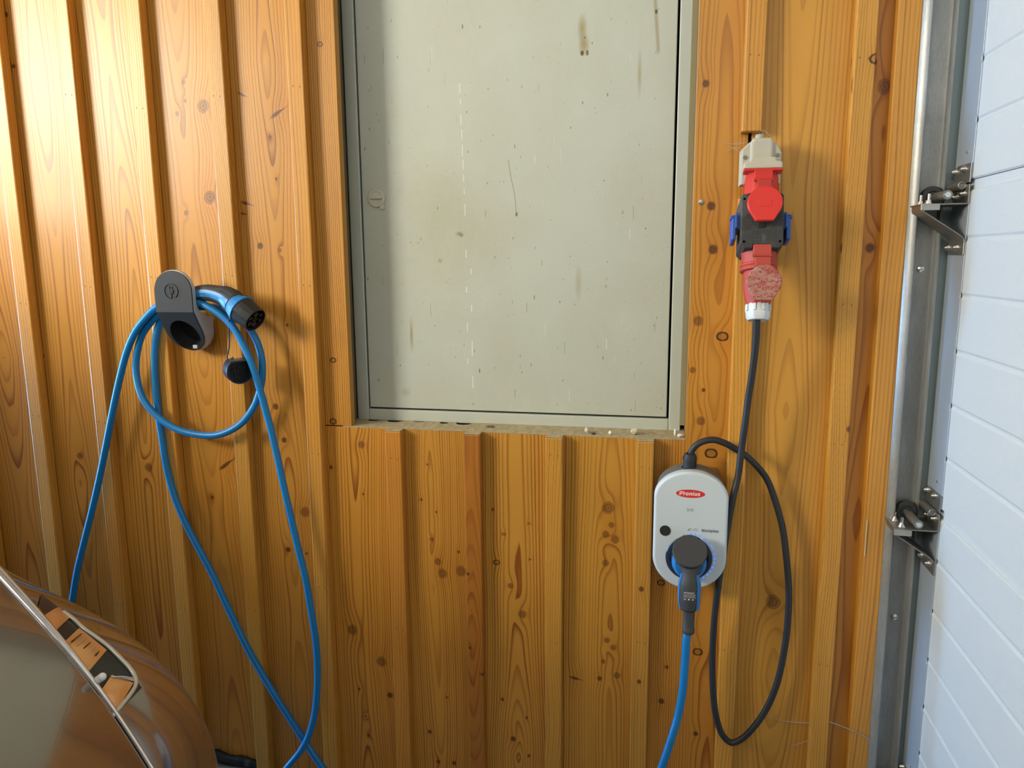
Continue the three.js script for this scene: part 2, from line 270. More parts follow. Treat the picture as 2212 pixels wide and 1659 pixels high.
// ------------------------------------------------------------------ the rest of the room
{
  const box = (name, x0, x1, y0, y1, z0, z1, m) => struct(mesh(name, new THREE.BoxGeometry(x1 - x0, y1 - y0, z1 - z0).translate((x0 + x1) / 2, (y0 + y1) / 2, (z0 + z1) / 2), m, scene));
  const conc = dataTex(512, 512, (x, y, o) => { const n = noise(x * 0.03, y * 0.03) * 0.5 + noise(x * 0.2, y * 0.2) * 0.3 + noise(x, y) * 0.2, g = 0.17 + 0.12 * n; o[0] = g; o[1] = g * 0.98; o[2] = g * 0.93; });
  conc.repeat.set(3, 3);
  const { x0, x1, y0, y1, z1 } = ROOM;
  box('floor', x0 - 0.2, x1 + 0.2, y0 - 0.2, y0, -0.42, z1 + 0.2, new THREE.MeshPhysicalMaterial({ map: conc, roughness: 0.8 }));
  box('ceiling', x0 - 0.2, x1 + 0.2, y1, y1 + 0.2, -0.42, z1 + 0.2, std(0.68, 0.58, 0.42, 0.8));
  box('wall_right', x1, x1 + 0.2, y0, y1, -0.0265, z1, std(0.35, 0.33, 0.3, 0.85));
  // the two walls with a window each: outline in (along the wall, y), thickness outwards
  const holed = (a0, a1, list) => { const s = shapeOf([[a0, y0], [a1, y0], [a1, y1], [a0, y1]]); for (const w of list) { const h = new THREE.Path(); h.moveTo(w.a0, w.y0); h.lineTo(w.a0, w.y1); h.lineTo(w.a1, w.y1); h.lineTo(w.a1, w.y0); h.closePath(); s.holes.push(h); } return extr(s, 0.2, 0, 4); };
  const wm = std(0.45, 0.40, 0.31, 0.85), fm = std(0.6, 0.6, 0.58, 0.5);
  struct(mesh('wall_front', holed(x0 - 0.2, x1 + 0.2, WINDOWS.filter((w) => w.wall === 'front')), wm, scene, [0, 0, z1]));
  struct(mesh('wall_left', holed(-z1, 0.0265, WINDOWS.filter((w) => w.wall === 'left').map((w) => ({ ...w, a0: -w.a1, a1: -w.a0 }))).rotateY(Math.PI / 2), wm, scene, [x0 - 0.2, 0, 0]));
  WINDOWS.forEach((w, i) => {
    const g = struct(new THREE.Group()); g.name = `window_${i + 1}`; scene.add(g);
    const t = 0.05, fw = w.a1 - w.a0, fh = w.y1 - w.y0;
    if (w.wall === 'left') { g.position.set(x0 - 0.12, (w.y0 + w.y1) / 2, (w.a0 + w.a1) / 2); g.rotation.y = Math.PI / 2; } else g.position.set((w.a0 + w.a1) / 2, (w.y0 + w.y1) / 2, z1 + 0.12);
    mesh('window_frame', merge([rb(fw, t, 0.06).translate(0, (fh - t) / 2, 0), rb(fw, t, 0.06).translate(0, (t - fh) / 2, 0), rb(t, fh - 2 * t, 0.06).translate((fw - t) / 2, 0, 0), rb(t, fh - 2 * t, 0.06).translate((t - fw) / 2, 0, 0)]), fm, g);
    mesh('glass_pane', new THREE.BoxGeometry(fw - 2 * t, fh - 2 * t, 0.004), std(1, 1, 1, 0, 0, { transmission: 1, thickness: 0 }), g);
  });
}

// ------------------------------------------------------------------ electrical cabinet
{
  const c = thing('electrical_cabinet', 'recessed grey-green steel electrical cabinet set in an opening of the wooden wall', 'cabinet', [0, 0, 0]);
  const fx0 = -0.779, fx1 = 0.0494, fy0 = 0.9735, fy1 = 2.29, dx0 = -0.7445, dx1 = 0.0168, dy0 = 1.0075, dy1 = 2.255, F = -0.09;
  const grey = [0.49, 0.52, 0.455];
  const fm = std(...grey, 0.42);
  // frame: an L-profile with a rounded lip towards the door
  const bar = (x0, x1, y0, y1) => rb(x1 - x0, y1 - y0, 0.02, 0.003).translate((x0 + x1) / 2, (y0 + y1) / 2, F - 0.01);
  mesh('frame', merge([bar(fx0, dx0 - 0.0035, fy0, fy1), bar(dx1 + 0.0045, fx1, fy0, fy1), bar(dx0 - 0.0035, dx1 + 0.0045, fy0, dy0 - 0.004), bar(dx0 - 0.0035, dx1 + 0.0045, dy1 + 0.004, fy1)]), fm, c);
  mesh('box', merge([new THREE.BoxGeometry(0.79, 1.28, 0.004).translate(-0.365, 1.632, -0.3), new THREE.BoxGeometry(0.004, 1.28, 0.2).translate(-0.76, 1.632, -0.2), new THREE.BoxGeometry(0.004, 1.28, 0.2).translate(0.03, 1.632, -0.2),
    new THREE.BoxGeometry(0.79, 0.004, 0.2).translate(-0.365, 0.992, -0.2), new THREE.BoxGeometry(0.79, 0.004, 0.2).translate(-0.365, 2.272, -0.2)]), std(0.05, 0.05, 0.045, 0.8), c);
  // door leaf with drips, smudges and scratches as print of its age
  const W = dx1 - dx0, H = dy1 - dy0;
  const t = canvasTex(1216, 2000, (g, w, h) => {
    const css = (l) => `rgb(${l.map((v) => Math.round(toS(v) * 255)).join(',')})`;
    g.fillStyle = css(grey); g.fillRect(0, 0, w, h);
    const sx = w / W, sy = h / H, P = (X, Y) => [(X - dx0) * sx, (dy1 - Y) * sy];
    const spot = (X, Y, r, col, a, st = 1) => { const [x, y] = P(X, Y); g.globalAlpha = a; g.fillStyle = col; g.beginPath(); g.ellipse(x, y, r * sx, r * st * sy, 0, 0, 7); g.fill(); };
    const blur = (X, Y, rx, ry, col, a) => { const [x, y] = P(X, Y); g.save(); g.translate(x, y); g.scale(rx * sx, ry * sy); const q = g.createRadialGradient(0, 0, 0, 0, 0, 1); q.addColorStop(0, col); q.addColorStop(1, 'rgba(120,110,70,0)'); g.globalAlpha = a; g.fillStyle = q; g.beginPath(); g.arc(0, 0, 1, 0, 7); g.fill(); g.restore(); };
    const line = (pts, wd, col, a) => { g.globalAlpha = a; g.strokeStyle = col; g.lineWidth = wd * sx; g.lineCap = 'round'; g.beginPath(); pts.forEach(([X, Y], i) => { const [x, y] = P(X, Y); i ? g.lineTo(x, y) : g.moveTo(x, y); }); g.stroke(); };
    for (let i = 0; i < 90; i++) blur(dx0 + rnd() * W, dy0 + rnd() * H, 0.05 + rnd() * 0.1, 0.06 + rnd() * 0.16, rnd() < 0.5 ? 'rgba(150,140,95,1)' : 'rgba(205,210,195,1)', 0.06);
    for (let i = 0; i < 330; i++) { const r = 0.0005 + rnd() * rnd() * 0.0017; spot(dx0 + rnd() * W, dy0 + rnd() * H, r, rnd() < 0.7 ? '#6b5f45' : '#8c8370', 0.25 + rnd() * 0.5, 1 + rnd() * 2.5); }
    for (let i = 0; i < 60; i++) { const X = dx0 + rnd() * W, Y = dy0 + rnd() * H, l = 0.006 + rnd() * 0.03; line([[X, Y], [X + (rnd() - 0.5) * 0.002, Y - l]], 0.0007 + rnd() * 0.0012, rnd() < 0.45 ? '#e6e6d8' : '#6f6650', 0.25 + rnd() * 0.4); }
    // the marks that stand out: the smear at the upper right, the rusty runs, the long scratches
    blur(-0.196, 1.905, 0.012, 0.035, 'rgba(150,125,65,1)', 0.75); blur(-0.192, 1.87, 0.014, 0.028, 'rgba(150,125,65,1)', 0.8); spot(-0.196, 1.852, 0.004, '#4b3a20', 0.85, 1.4); spot(-0.184, 1.852, 0.003, '#4b3a20', 0.7, 2); spot(-0.19, 1.885, 0.002, '#4b3a20', 0.6);
    for (let i = 0; i < 14; i++) blur(-0.035 + i * 0.0008, 1.965 - i * 0.009, 0.006, 0.012, 'rgba(135,110,65,1)', 0.4); spot(-0.031, 1.93, 0.003, '#4f4025', 0.8, 1.6);
    blur(-0.065, 1.80, 0.006, 0.06, 'rgba(140,120,75,1)', 0.5);
    line([[-0.37, 1.62], [-0.364, 1.58], [-0.355, 1.54], [-0.352, 1.505], [-0.351, 1.495]], 0.0018, '#8d8058', 0.75); spot(-0.351, 1.494, 0.003, '#6d6040', 0.8, 1.6);
    blur(-0.494, 1.45, 0.012, 0.007, 'rgba(95,88,70,1)', 0.6); blur(-0.489, 1.446, 0.007, 0.006, 'rgba(80,72,55,1)', 0.6); blur(-0.545, 1.385, 0.008, 0.008, 'rgba(90,85,70,1)', 0.4);
    for (let i = 0; i < 9; i++) line([[-0.487 + 0.001 * i, 1.80 - i * 0.035], [-0.487 + 0.001 * i, 1.80 - i * 0.035 - 0.008 - rnd() * 0.02]], 0.0013, '#f2f1e4', 0.8);
    for (let i = 0; i < 8; i++) line([[-0.478 + (i % 2) * 0.012, 1.41 - i * 0.045], [-0.478 + (i % 2) * 0.012, 1.41 - i * 0.045 - 0.01 - rnd() * 0.025]], 0.0016, '#f2f1e4', 0.85);
    blur(-0.625, 1.2, 0.006, 0.05, 'rgba(140,118,70,1)', 0.6); blur(-0.645, 1.05, 0.016, 0.012, 'rgba(140,128,90,1)', 0.3); blur(-0.2, 1.33, 0.01, 0.05, 'rgba(140,118,80,1)', 0.35);
    g.globalAlpha = 1;
  });
  const dg = rb(W - 0.001, H - 0.001, 0.016, 0.002).translate((dx0 + dx1) / 2, (dy0 + dy1) / 2, F - 0.0095), p = dg.attributes.position;
  for (let i = 0; i < p.count; i++) dg.attributes.uv.setXY(i, (p.getX(i) - dx0) / W, (p.getY(i) - dy0) / H);
  const door = mesh('door', dg, new THREE.MeshPhysicalMaterial({ map: t, roughness: 0.4 }), c);
  // quarter-turn latch
  const lt = sub('latch', door, [-0.7051, 1.5395, F - 0.0015]);
  const cream = std(0.56, 0.53, 0.42, 0.5);
  mesh('rosette', lathe([[0, 0.0045], [0.015, 0.0045], [0.0158, 0.0062], [0.0205, 0.0062], [0.0222, 0.0045], [0.0225, 0], [0, 0]], 48).rotateX(Math.PI / 2), cream, lt);
  mesh('grip', merge([rb(0.031, 0.0075, 0.007, 0.0018).translate(0, 0.0012, 0.0065), rb(0.012, 0.0135, 0.0035, 0.0012).translate(0.014, -0.021, 0.0022)]), cream, lt);
}

// crumbs of plaster and mortar on the ledge
{
  const cm = std(0.62, 0.57, 0.43, 0.95), dm = std(0.09, 0.085, 0.08, 0.9);
  const crumb = (name, label, X, Z, sx, sy, sz, m, ry = 0.5, cat = 'crumb') => {
    const g = new THREE.IcosahedronGeometry(1, 3), p = g.attributes.position;
    for (let i = 0; i < p.count; i++) { const a = p.getX(i), b = p.getY(i), d = p.getZ(i), k = 0.78 + 0.5 * noise(a * 2.3 + X * 40, b * 2.3 + d * 1.7); p.setXYZ(i, a * k * sx, b * k * sy, d * k * sz); }
    g.computeVertexNormals(); g.computeBoundingBox();
    const o = mesh(name, g, m, scene, [X, OPEN.y0 + 0.0006 - g.boundingBox.min.y, Z], [0, ry, 0]);
    o.userData = { label, category: cat, group: 'bits of debris on the ledge under the cabinet' };
  };
  crumb('plaster_crumb', 'round cream plaster crumb on the ledge, leftmost light lump of the right half', -0.1695, -0.028, 0.0058, 0.0062, 0.006, cm);
  crumb('plaster_crumb', 'largest lumpy cream plaster crumb on the dusty ledge', -0.057, -0.03, 0.0105, 0.007, 0.008, cm);
  crumb('plaster_crumb', 'tiny white plaster crumb between the two bigger cream lumps', -0.114, -0.02, 0.0035, 0.004, 0.004, std(0.75, 0.72, 0.62, 0.95));
  crumb('plaster_crumb', 'upright white plaster splinter near the right corner of the ledge', 0.036, -0.03, 0.003, 0.0075, 0.003, std(0.78, 0.76, 0.7, 0.9));
  crumb('plaster_crumb', 'flat white plaster flake in the right corner of the ledge', 0.0485, -0.022, 0.0085, 0.0035, 0.005, std(0.78, 0.76, 0.7, 0.9));
  crumb('stone_chip', 'dark grey stone chip on the ledge below the round cream crumb', -0.153, -0.012, 0.0055, 0.0025, 0.004, dm);
  crumb('dry_leaf_scrap', 'brown dry leaf scrap lying on the ledge right of the holes', -0.412, -0.045, 0.011, 0.0028, 0.005, std(0.22, 0.14, 0.08, 0.9), 0.1, 'leaf scrap');
}

// ------------------------------------------------------------------ garage door, its hinges and its track
const steel = std(0.46, 0.47, 0.46, 0.38, 0.85), steelDark = std(0.27, 0.255, 0.225, 0.45, 0.8), zinc = std(0.7, 0.7, 0.66, 0.25, 1);
{
  const XD = 0.575, PITCH = 0.6625, J1 = 1.532, G = PITCH / 6, zA = 0.012, zB = 4.2;
  const d = struct(new THREE.Group()); d.name = 'door_1'; scene.add(d);
  const emb = dataTex(512, 512, (x, y, o) => { const n = noise(x * 0.35, y * 0.2) * 0.5 + noise(x * 0.9, y * 0.6) * 0.5; o[0] = o[1] = o[2] = n; }, false);
  emb.repeat.set(4, 4);
  const white = std(0.62, 0.655, 0.645, 0.5, 0, { bumpMap: emb, bumpScale: 0.0006 });
  // section of one panel in (y down from the joint, x out of the door): five grooves and a lighter tongue at the joint
  const T = 0.04, pts = [[0.001, T], [0.001, 0.005], [-0.017, 0.005], [-0.0185, 0.002], [-0.0215, 0]];
  for (let k = 1; k <= 5; k++) { const y = -G * k; pts.push([y + 0.0065, 0], [y + 0.002, 0.0024], [y - 0.002, 0.0024], [y - 0.0065, 0]); }
  pts.push([-PITCH + 0.005, 0], [-PITCH + 0.002, 0.003], [-PITCH + 0.002, T]);
  const panel = new THREE.ExtrudeGeometry(shapeOf(pts.map(([y, x]) => [x, y])), { depth: zB - zA, bevelEnabled: false });
  for (let i = 0; i < panel.attributes.uv.count; i++) panel.attributes.uv.setXY(i, panel.attributes.position.getZ(i), panel.attributes.position.getY(i));
  const cap = shapeOf([[0, -0.003], [0, -PITCH + 0.003], [0.0865, -PITCH + 0.003], ...[5, 4, 3, 2, 1].flatMap((k) => [[0.0875, -G * k - 0.009], [0.0845, -G * k - 0.004], [0.0845, -G * k + 0.004], [0.0875, -G * k + 0.009]]), [0.0865, -0.022], [0.05, -0.003]]);
  const capG = extr(cap, 0.0022, 0.0004, 2, 1).rotateY(-Math.PI / 2);
  const capM = std(0.42, 0.47, 0.52, 0.45, 0.35);
  const bolt = merge([cyl(0.0078, 0.0084, 0.0025, 18), cyl(0.0058, 0.0068, 0.0045, 6).translate(0, 0.003, 0), cyl(0.0035, 0.0042, 0.0025, 10).translate(0, 0.006, 0)]);
  for (let k = -1; k < 3; k++) {
    const y = J1 - k * PITCH;
    mesh('door_panel', panel, white, d, [XD, y, zA]);
    mesh('end_cap', capG, capM, d, [XD - 0.0002, y, zA]);
    mesh('rivet', cyl(0.0028, 0.0032, 0.003, 10).rotateZ(Math.PI / 2), zinc, d, [XD - 0.003, y + 0.055, 0.07]);
  }
  const hinge = (y) => {
    const h = sub('roller_hinge', d, [XD - 0.0026, y, 0]);
    const ext = (pts, z0, z1, b = 0.0008) => extr(shapeOf(pts), z1 - z0, b, 3, 1).translate(0, 0, z0);
    // upper leaf and its knuckle
    mesh('upper_leaf', extr(shapeOf([[0.016, -0.006], [0.1, -0.004], [0.101, 0.0325], [0.032, 0.0325], [0.016, 0.02]]), 0.0025, 0.0006, 3, 1).rotateY(-Math.PI / 2), steelDark, h);
    mesh('knuckle', merge([cyl(0.0082, 0.0082, 0.066, 20).rotateX(Math.PI / 2).translate(-0.009, -0.0085, 0.05), new THREE.TorusGeometry(0.0062, 0.002, 8, 20).translate(-0.009, -0.0085, 0.083)]), steelDark, h);
    // lower leaf, the shelf that carries the roller, and the strut under it
    mesh('lower_leaf', rb(0.0025, 0.037, 0.082, 0.001).translate(-0.0013, -0.0255, 0.06), steelDark, h);
    mesh('shelf', rb(0.084, 0.003, 0.082, 0.001).translate(-0.042, -0.044, 0.0585), steelDark, h);
    const th = (list, w) => { const L = list.map(([x, y2], i) => { const a = list[Math.max(0, i - 1)], b = list[Math.min(list.length - 1, i + 1)], dx = b[0] - a[0], dy = b[1] - a[1], l = Math.hypot(dx, dy); return [x - (dy / l) * w, y2 + (dx / l) * w]; }); return [...list, ...L.reverse()]; };
    mesh('strut', ext(th([[-0.0815, -0.0455], [-0.0815, -0.053], [-0.0800, -0.0585], [-0.0745, -0.0625], [-0.009, -0.1065], [-0.004, -0.1115], [-0.0028, -0.118], [-0.0028, -0.141]], 0.0028), 0.018, 0.1), steelDark, h);
    mesh('clamp_bar', rb(0.034, 0.0125, 0.006, 0.001).translate(-0.069, -0.0495, 0.1025), std(0.42, 0.40, 0.35, 0.4, 0.8), h);
    mesh('roller_tube', merge([cyl(0.0088, 0.0088, 0.062, 24).rotateX(Math.PI / 2).translate(-0.042, -0.0275, 0.079), cyl(0.0062, 0.0062, 0.05, 20).rotateX(Math.PI / 2).translate(-0.042, -0.0275, 0.045)]), steelDark, h);
    mesh('axle_end', lathe([[0, 0.0015], [0.0052, 0.0012], [0.0062, -0.001], [0.0062, -0.004]], 20).rotateX(Math.PI / 2).translate(-0.042, -0.0275, 0.1106), zinc, h);
    mesh('roller', lathe([[0, 0.006], [0.012, 0.006], [0.014, 0.0085], [0.02, 0.0085], [0.0232, 0.005], [0.0238, 0], [0.0232, -0.005], [0.02, -0.0085], [0, -0.0085]], 36).rotateX(Math.PI / 2).translate(-0.042, -0.0275, 0.0225), std(0.03, 0.03, 0.03, 0.5), h);
    for (const [by, bz, side] of [[0.0225, 0.0215, 1], [0.0235, 0.068, 1], [-0.027, 0.036, 1], [-0.0235, 0.075, 1], [-0.127, 0.019, 1], [-0.127, 0.065, 1]]) mesh('bolt', at(bolt, -0.003, by, bz, 0, 0, Math.PI / 2), zinc, h);
    for (const [bx, bz] of [[-0.069, 0.045], [-0.066, 0.083]]) mesh('bolt', at(merge([bolt, cyl(0.0032, 0.0032, 0.016, 12).translate(0, 0.01, 0)]), bx, -0.041, bz), zinc, h);
  };
  for (let k = 0; k < 3; k++) hinge(J1 - k * PITCH);
}
{
  const t = thing('door_track', 'galvanised steel vertical track beside the white sectional door, rollers running inside', 'track', [0.0028, -0.02, 0]); t.rotation.z = 0.0055; t.position.x += 0.0025;
  const tex = dataTex(256, 512, (x, y, o) => { const n = noise(x * 0.05, y * 0.03) * 0.6 + noise(x * 0.3, y * 0.2) * 0.4; const g = 0.25 + 0.12 * n; o[0] = g; o[1] = g * 1.01; o[2] = g * 0.97; });
  const galv = new THREE.MeshPhysicalMaterial({ map: tex, roughness: 0.42, metalness: 0.4 });
  const prof = (pts, w) => { const n = pts.length, L = pts.map(([x, y], i) => { const a = pts[Math.max(0, i - 1)], b = pts[Math.min(n - 1, i + 1)], dx = b[0] - a[0], dy = b[1] - a[1], l = Math.hypot(dx, dy); return [x - (dy / l) * w, y + (dx / l) * w]; }); return shapeOf([...pts, ...L.reverse()]); };
  const up = (s, m, name, h = 2.6) => { const g = new THREE.ExtrudeGeometry(s, { depth: h, bevelEnabled: false }); g.rotateX(-Math.PI / 2); const p = g.attributes.position; for (let i = 0; i < p.count; i++) g.attributes.uv.setXY(i, p.getX(i) * 6 + p.getZ(i) * 6, p.getY(i) * 1.2); return mesh(name, toCreasedNormals(g, 0.5), m, t); };
  // section seen from above, (x, -z): web near the wall, lip curled over at the left, short lip at the right
  up(prof([[0.5042, -0.0350], [0.5028, -0.0362], [0.5005, -0.0356], [0.4912, -0.0276], [0.4892, -0.0250], [0.4888, -0.0220], [0.4895, -0.012], [0.494, -0.008], [0.545, -0.008], [0.549, -0.010], [0.5505, -0.018], [0.5525, -0.021], [0.556, -0.0205]], 0.0018), galv, 'channel');
  up(rect(0.4915, 0.5, 0.02, 0.0265), std(0.02, 0.018, 0.015, 0.9), 'backing');
  // angle that carries the door seal behind the track
  up(prof([[0.5535, -0.006], [0.556, -0.001], [0.562, 0.002], [0.6, 0.002], [0.63, 0.002]], 0.002), std(0.42, 0.52, 0.54, 0.5, 0.0), 'frame_angle');
  const boltHead = lathe([[0, 0.004], [0.0035, 0.0036], [0.0065, 0.0018], [0.0075, 0], [0, 0]], 24).rotateX(Math.PI / 2);
  for (const y of [0.585, 1.3589, 2.1]) {
    const b = mesh('track_bolt', boltHead, zinc, t, [y > 1 ? 0.5265 : 0.528, y + 0.02, 0.0085]);
    mesh('slot', rb(0.009, 0.0012, 0.0006, 0.0002).rotateZ(0.4).translate(0, 0, 0.0042), std(0.05, 0.05, 0.05, 0.7), b);
  }
}

// ------------------------------------------------------------------ wall charger with its black supply cord and red plug
const black = std(0.018, 0.018, 0.019, 0.55), blackSoft = std(0.028, 0.028, 0.03, 0.62), blue = std(0.012, 0.19, 0.50, 0.42), anthracite = std(0.05, 0.05, 0.05, 0.6);
function oval(w, top, bot, yc, h2) { // upright oval: half-ellipses above and below straight flanks
  const s = new THREE.Shape(), a = w / 2; s.absellipse(0, yc + h2, a, top, 0, Math.PI, false); s.absellipse(0, yc - h2, a, bot, Math.PI, Math.PI * 2, false); s.closePath(); return s;
}
{
  const c = thing('wall_charger', 'light grey oval wallbox charger with blue light ring and looping black cord', 'charger', [0, 0, 0]);
  const X = 0.0722, Y = 0.798;
  const box = sub('housing_back', c);
  mesh('shell', extr(oval(0.146, 0.054, 0.06, Y + 0.006, 0.072), 0.05, 0.004, 40).translate(X, 0, 0.0288), std(0.14, 0.135, 0.12, 0.6), box);
  const coverM = std(0.58, 0.635, 0.66, 0.42);
  let cg = extr(oval(0.159, 0.062, 0.075, Y + 0.0025, 0.067), 0.028, 0.006, 48, 4).translate(X, 0, 0.0765);
  const ringY = 0.733, ringX = 0.0715, FZ = 0.1045;
  cg = csg(cg, cyl(0.0505, 0.0505, 0.06, 64).rotateX(Math.PI / 2).translate(ringX, ringY, 0.12), SUBTRACTION);
  mesh('front_cover', cg, coverM, c);
  // socket collar and well
  mesh('socket_ring', lathe([[0.040, -0.02], [0.040, 0.0015], [0.0425, 0.0035], [0.049, 0.0025], [0.0508, 0.0008], [0.0508, -0.008], [0.046, -0.02]], 72).rotateX(Math.PI / 2), std(0.022, 0.03, 0.055, 0.3), c, [ringX, ringY, FZ]);
  mesh('socket_well', lathe([[0, -0.0185], [0.041, -0.0185], [0.041, -0.004], [0.0395, -0.004], [0.0395, -0.016], [0, -0.016]], 48).rotateX(Math.PI / 2), black, c, [ringX, ringY, FZ]);
  // fourteen lit light points from the top round the right side
  const led = std(0.01, 0.04, 0.3, 0.4, 0, { emissive: new THREE.Color().setRGB(0.012, 0.13, 1.0), emissiveIntensity: 2.6 });
  const lg = new THREE.SphereGeometry(0.0017, 12, 8);
  for (let k = 0; k < 14; k++) { const a = Math.PI / 2 - 0.0 - k * 0.1935; mesh('led', lg, led, c, [ringX + 0.0008 + 0.0545 * Math.cos(a), ringY + 0.001 + 0.0553 * Math.sin(a), FZ + 0.0002]); }
  // lock button hole
  mesh('button_hole', lathe([[0, 0.0006], [0.0085, 0.0006], [0.0105, 0.0012], [0.0118, 0.0012], [0.0122, -0.002], [0, -0.002]], 36).rotateX(Math.PI / 2), black, c, [0.0185, 0.7928, FZ]);
  // prints
  const logo = canvasTex(640, 200, (g, w, h) => {
    g.fillStyle = '#d2322c'; g.beginPath(); g.ellipse(w / 2, h / 2, w / 2 - 3, h / 2 - 3, 0, 0, 7); g.fill();
    g.fillStyle = '#f3efe8'; g.strokeStyle = '#f3efe8'; g.setTransform(1, 0, -0.2, 1, 22, 0); g.font = 'bold 122px sans-serif'; g.textBaseline = 'alphabetic';
    g.lineWidth = 11; g.lineJoin = 'miter';
    g.beginPath(); g.moveTo(82, 142); g.lineTo(82, 58); g.lineTo(170, 58); g.stroke();
    g.beginPath(); g.moveTo(106, 142); g.lineTo(106, 82); g.lineTo(162, 82); g.moveTo(106, 108); g.lineTo(150, 108); g.stroke();
    g.fillText('ronius', 160, 142, 385);
  });
  const plane = (w, h) => new THREE.PlaneGeometry(w, h);
  mesh('logo', plane(0.0622, 0.0192), printMat(logo), c, [0.0703, 0.8806, FZ + 0.0003]);
  const marks = canvasTex(512, 256, (g) => {
    g.strokeStyle = '#70767a'; g.lineWidth = 9;
    g.beginPath(); g.arc(256, 128, 14, 0, 7); g.stroke();
    for (const r of [50, 86]) for (const s of [0, Math.PI]) { g.beginPath(); g.arc(256 + (s ? 6 : -6), 128, r, s - 0.75, s + 0.75); g.stroke(); }
  });
  mesh('radio_symbol', plane(0.041, 0.0205), printMat(marks), c, [0.0707, 0.8438, FZ + 0.0003]);
  const word = canvasTex(512, 128, (g) => { g.fillStyle = '#33383c'; g.font = 'bold 100px sans-serif'; g.textBaseline = 'middle'; g.fillText('Wattpilot', 12, 64, 488); });
  mesh('wordmark', plane(0.0415, 0.0104), printMat(word), c, [0.116, 0.7985, FZ + 0.0003]);
  const icons = canvasTex(256, 128, (g) => {
    g.strokeStyle = '#6c7276'; g.lineWidth = 7;
    g.beginPath(); g.moveTo(22, 92); g.quadraticCurveTo(28, 40, 96, 32); g.quadraticCurveTo(100, 88, 36, 88); g.moveTo(14, 102); g.lineTo(66, 58); g.stroke();
    g.beginPath(); g.arc(196, 68, 38, 2.5, 6.9); g.moveTo(196, 68); g.lineTo(216, 98); g.stroke();
  });
  mesh('mode_icons', plane(0.024, 0.012), printMat(icons), c, [0.0775, 0.7988, FZ + 0.0003]);
  // cable gland on top
  const gl = [0.0680, 0.0, 0.064];
  mesh('cable_gland', merge([cyl(0.0165, 0.0165, 0.018, 6).translate(0, 0.9375, 0), lathe([[0.0075, 0.962], [0.0125, 0.9595], [0.0152, 0.953], [0.0155, 0.9455], [0, 0.9455]], 28), cyl(0.0175, 0.0175, 0.004, 28).translate(0, 0.927, 0)]), black, c, gl);
  // supply cord: from the gland over and down, up again to the red plug
  const cord = [[0.1893, 1.2636, 0.1250], [0.1907, 1.2170, 0.1150], [0.1881, 1.1489, 0.1000], [0.1840, 1.0966, 0.0900], [0.1790, 1.0268, 0.0850], [0.1751, 0.9732, 0.0800], [0.1707, 0.9168, 0.0800], [0.1630, 0.8792, 0.0850], [0.1551, 0.8255, 0.0900], [0.1478, 0.7609, 0.0900], [0.1408, 0.6943, 0.0850], [0.1350, 0.6007, 0.0750], [0.1335, 0.5058, 0.0650], [0.1373, 0.4106, 0.0600], [0.1486, 0.3250, 0.0550], [0.1656, 0.2759, 0.0500], [0.1858, 0.2558, 0.0450], [0.2065, 0.2657, 0.0450], [0.2342, 0.3005, 0.0450], [0.2616, 0.3481, 0.0400], [0.2825, 0.4133, 0.0370], [0.2947, 0.4973, 0.0360], [0.2988, 0.5740, 0.0360], [0.2973, 0.6412, 0.0360], [0.2868, 0.7278, 0.0360], [0.2756, 0.7925, 0.0360], [0.2589, 0.8479, 0.0370], [0.2396, 0.8975, 0.0380], [0.2235, 0.9217, 0.0400], [0.1909, 0.9545, 0.0460], [0.1680, 0.9708, 0.0520], [0.1414, 0.9859, 0.0580], [0.1141, 0.9935, 0.0640], [0.0876, 0.9855, 0.0660], [0.0731, 0.9700, 0.0660], [0.0685, 0.9480, 0.0640]];
  const cm = mesh('supply_cord', tube(cord, 0.0073, 420, 14), std(0.022, 0.022, 0.024, 0.5), c); cm.userData.label = 'black rubber supply cord';
}

// ------------------------------------------------------------------ red socket on the wall, splitter block and the plug below
const TILT = -0.262; // the socket points down and away from the wall
const red = std(0.58, 0.028, 0.018, 0.38), redDull = std(0.46, 0.055, 0.035, 0.55);
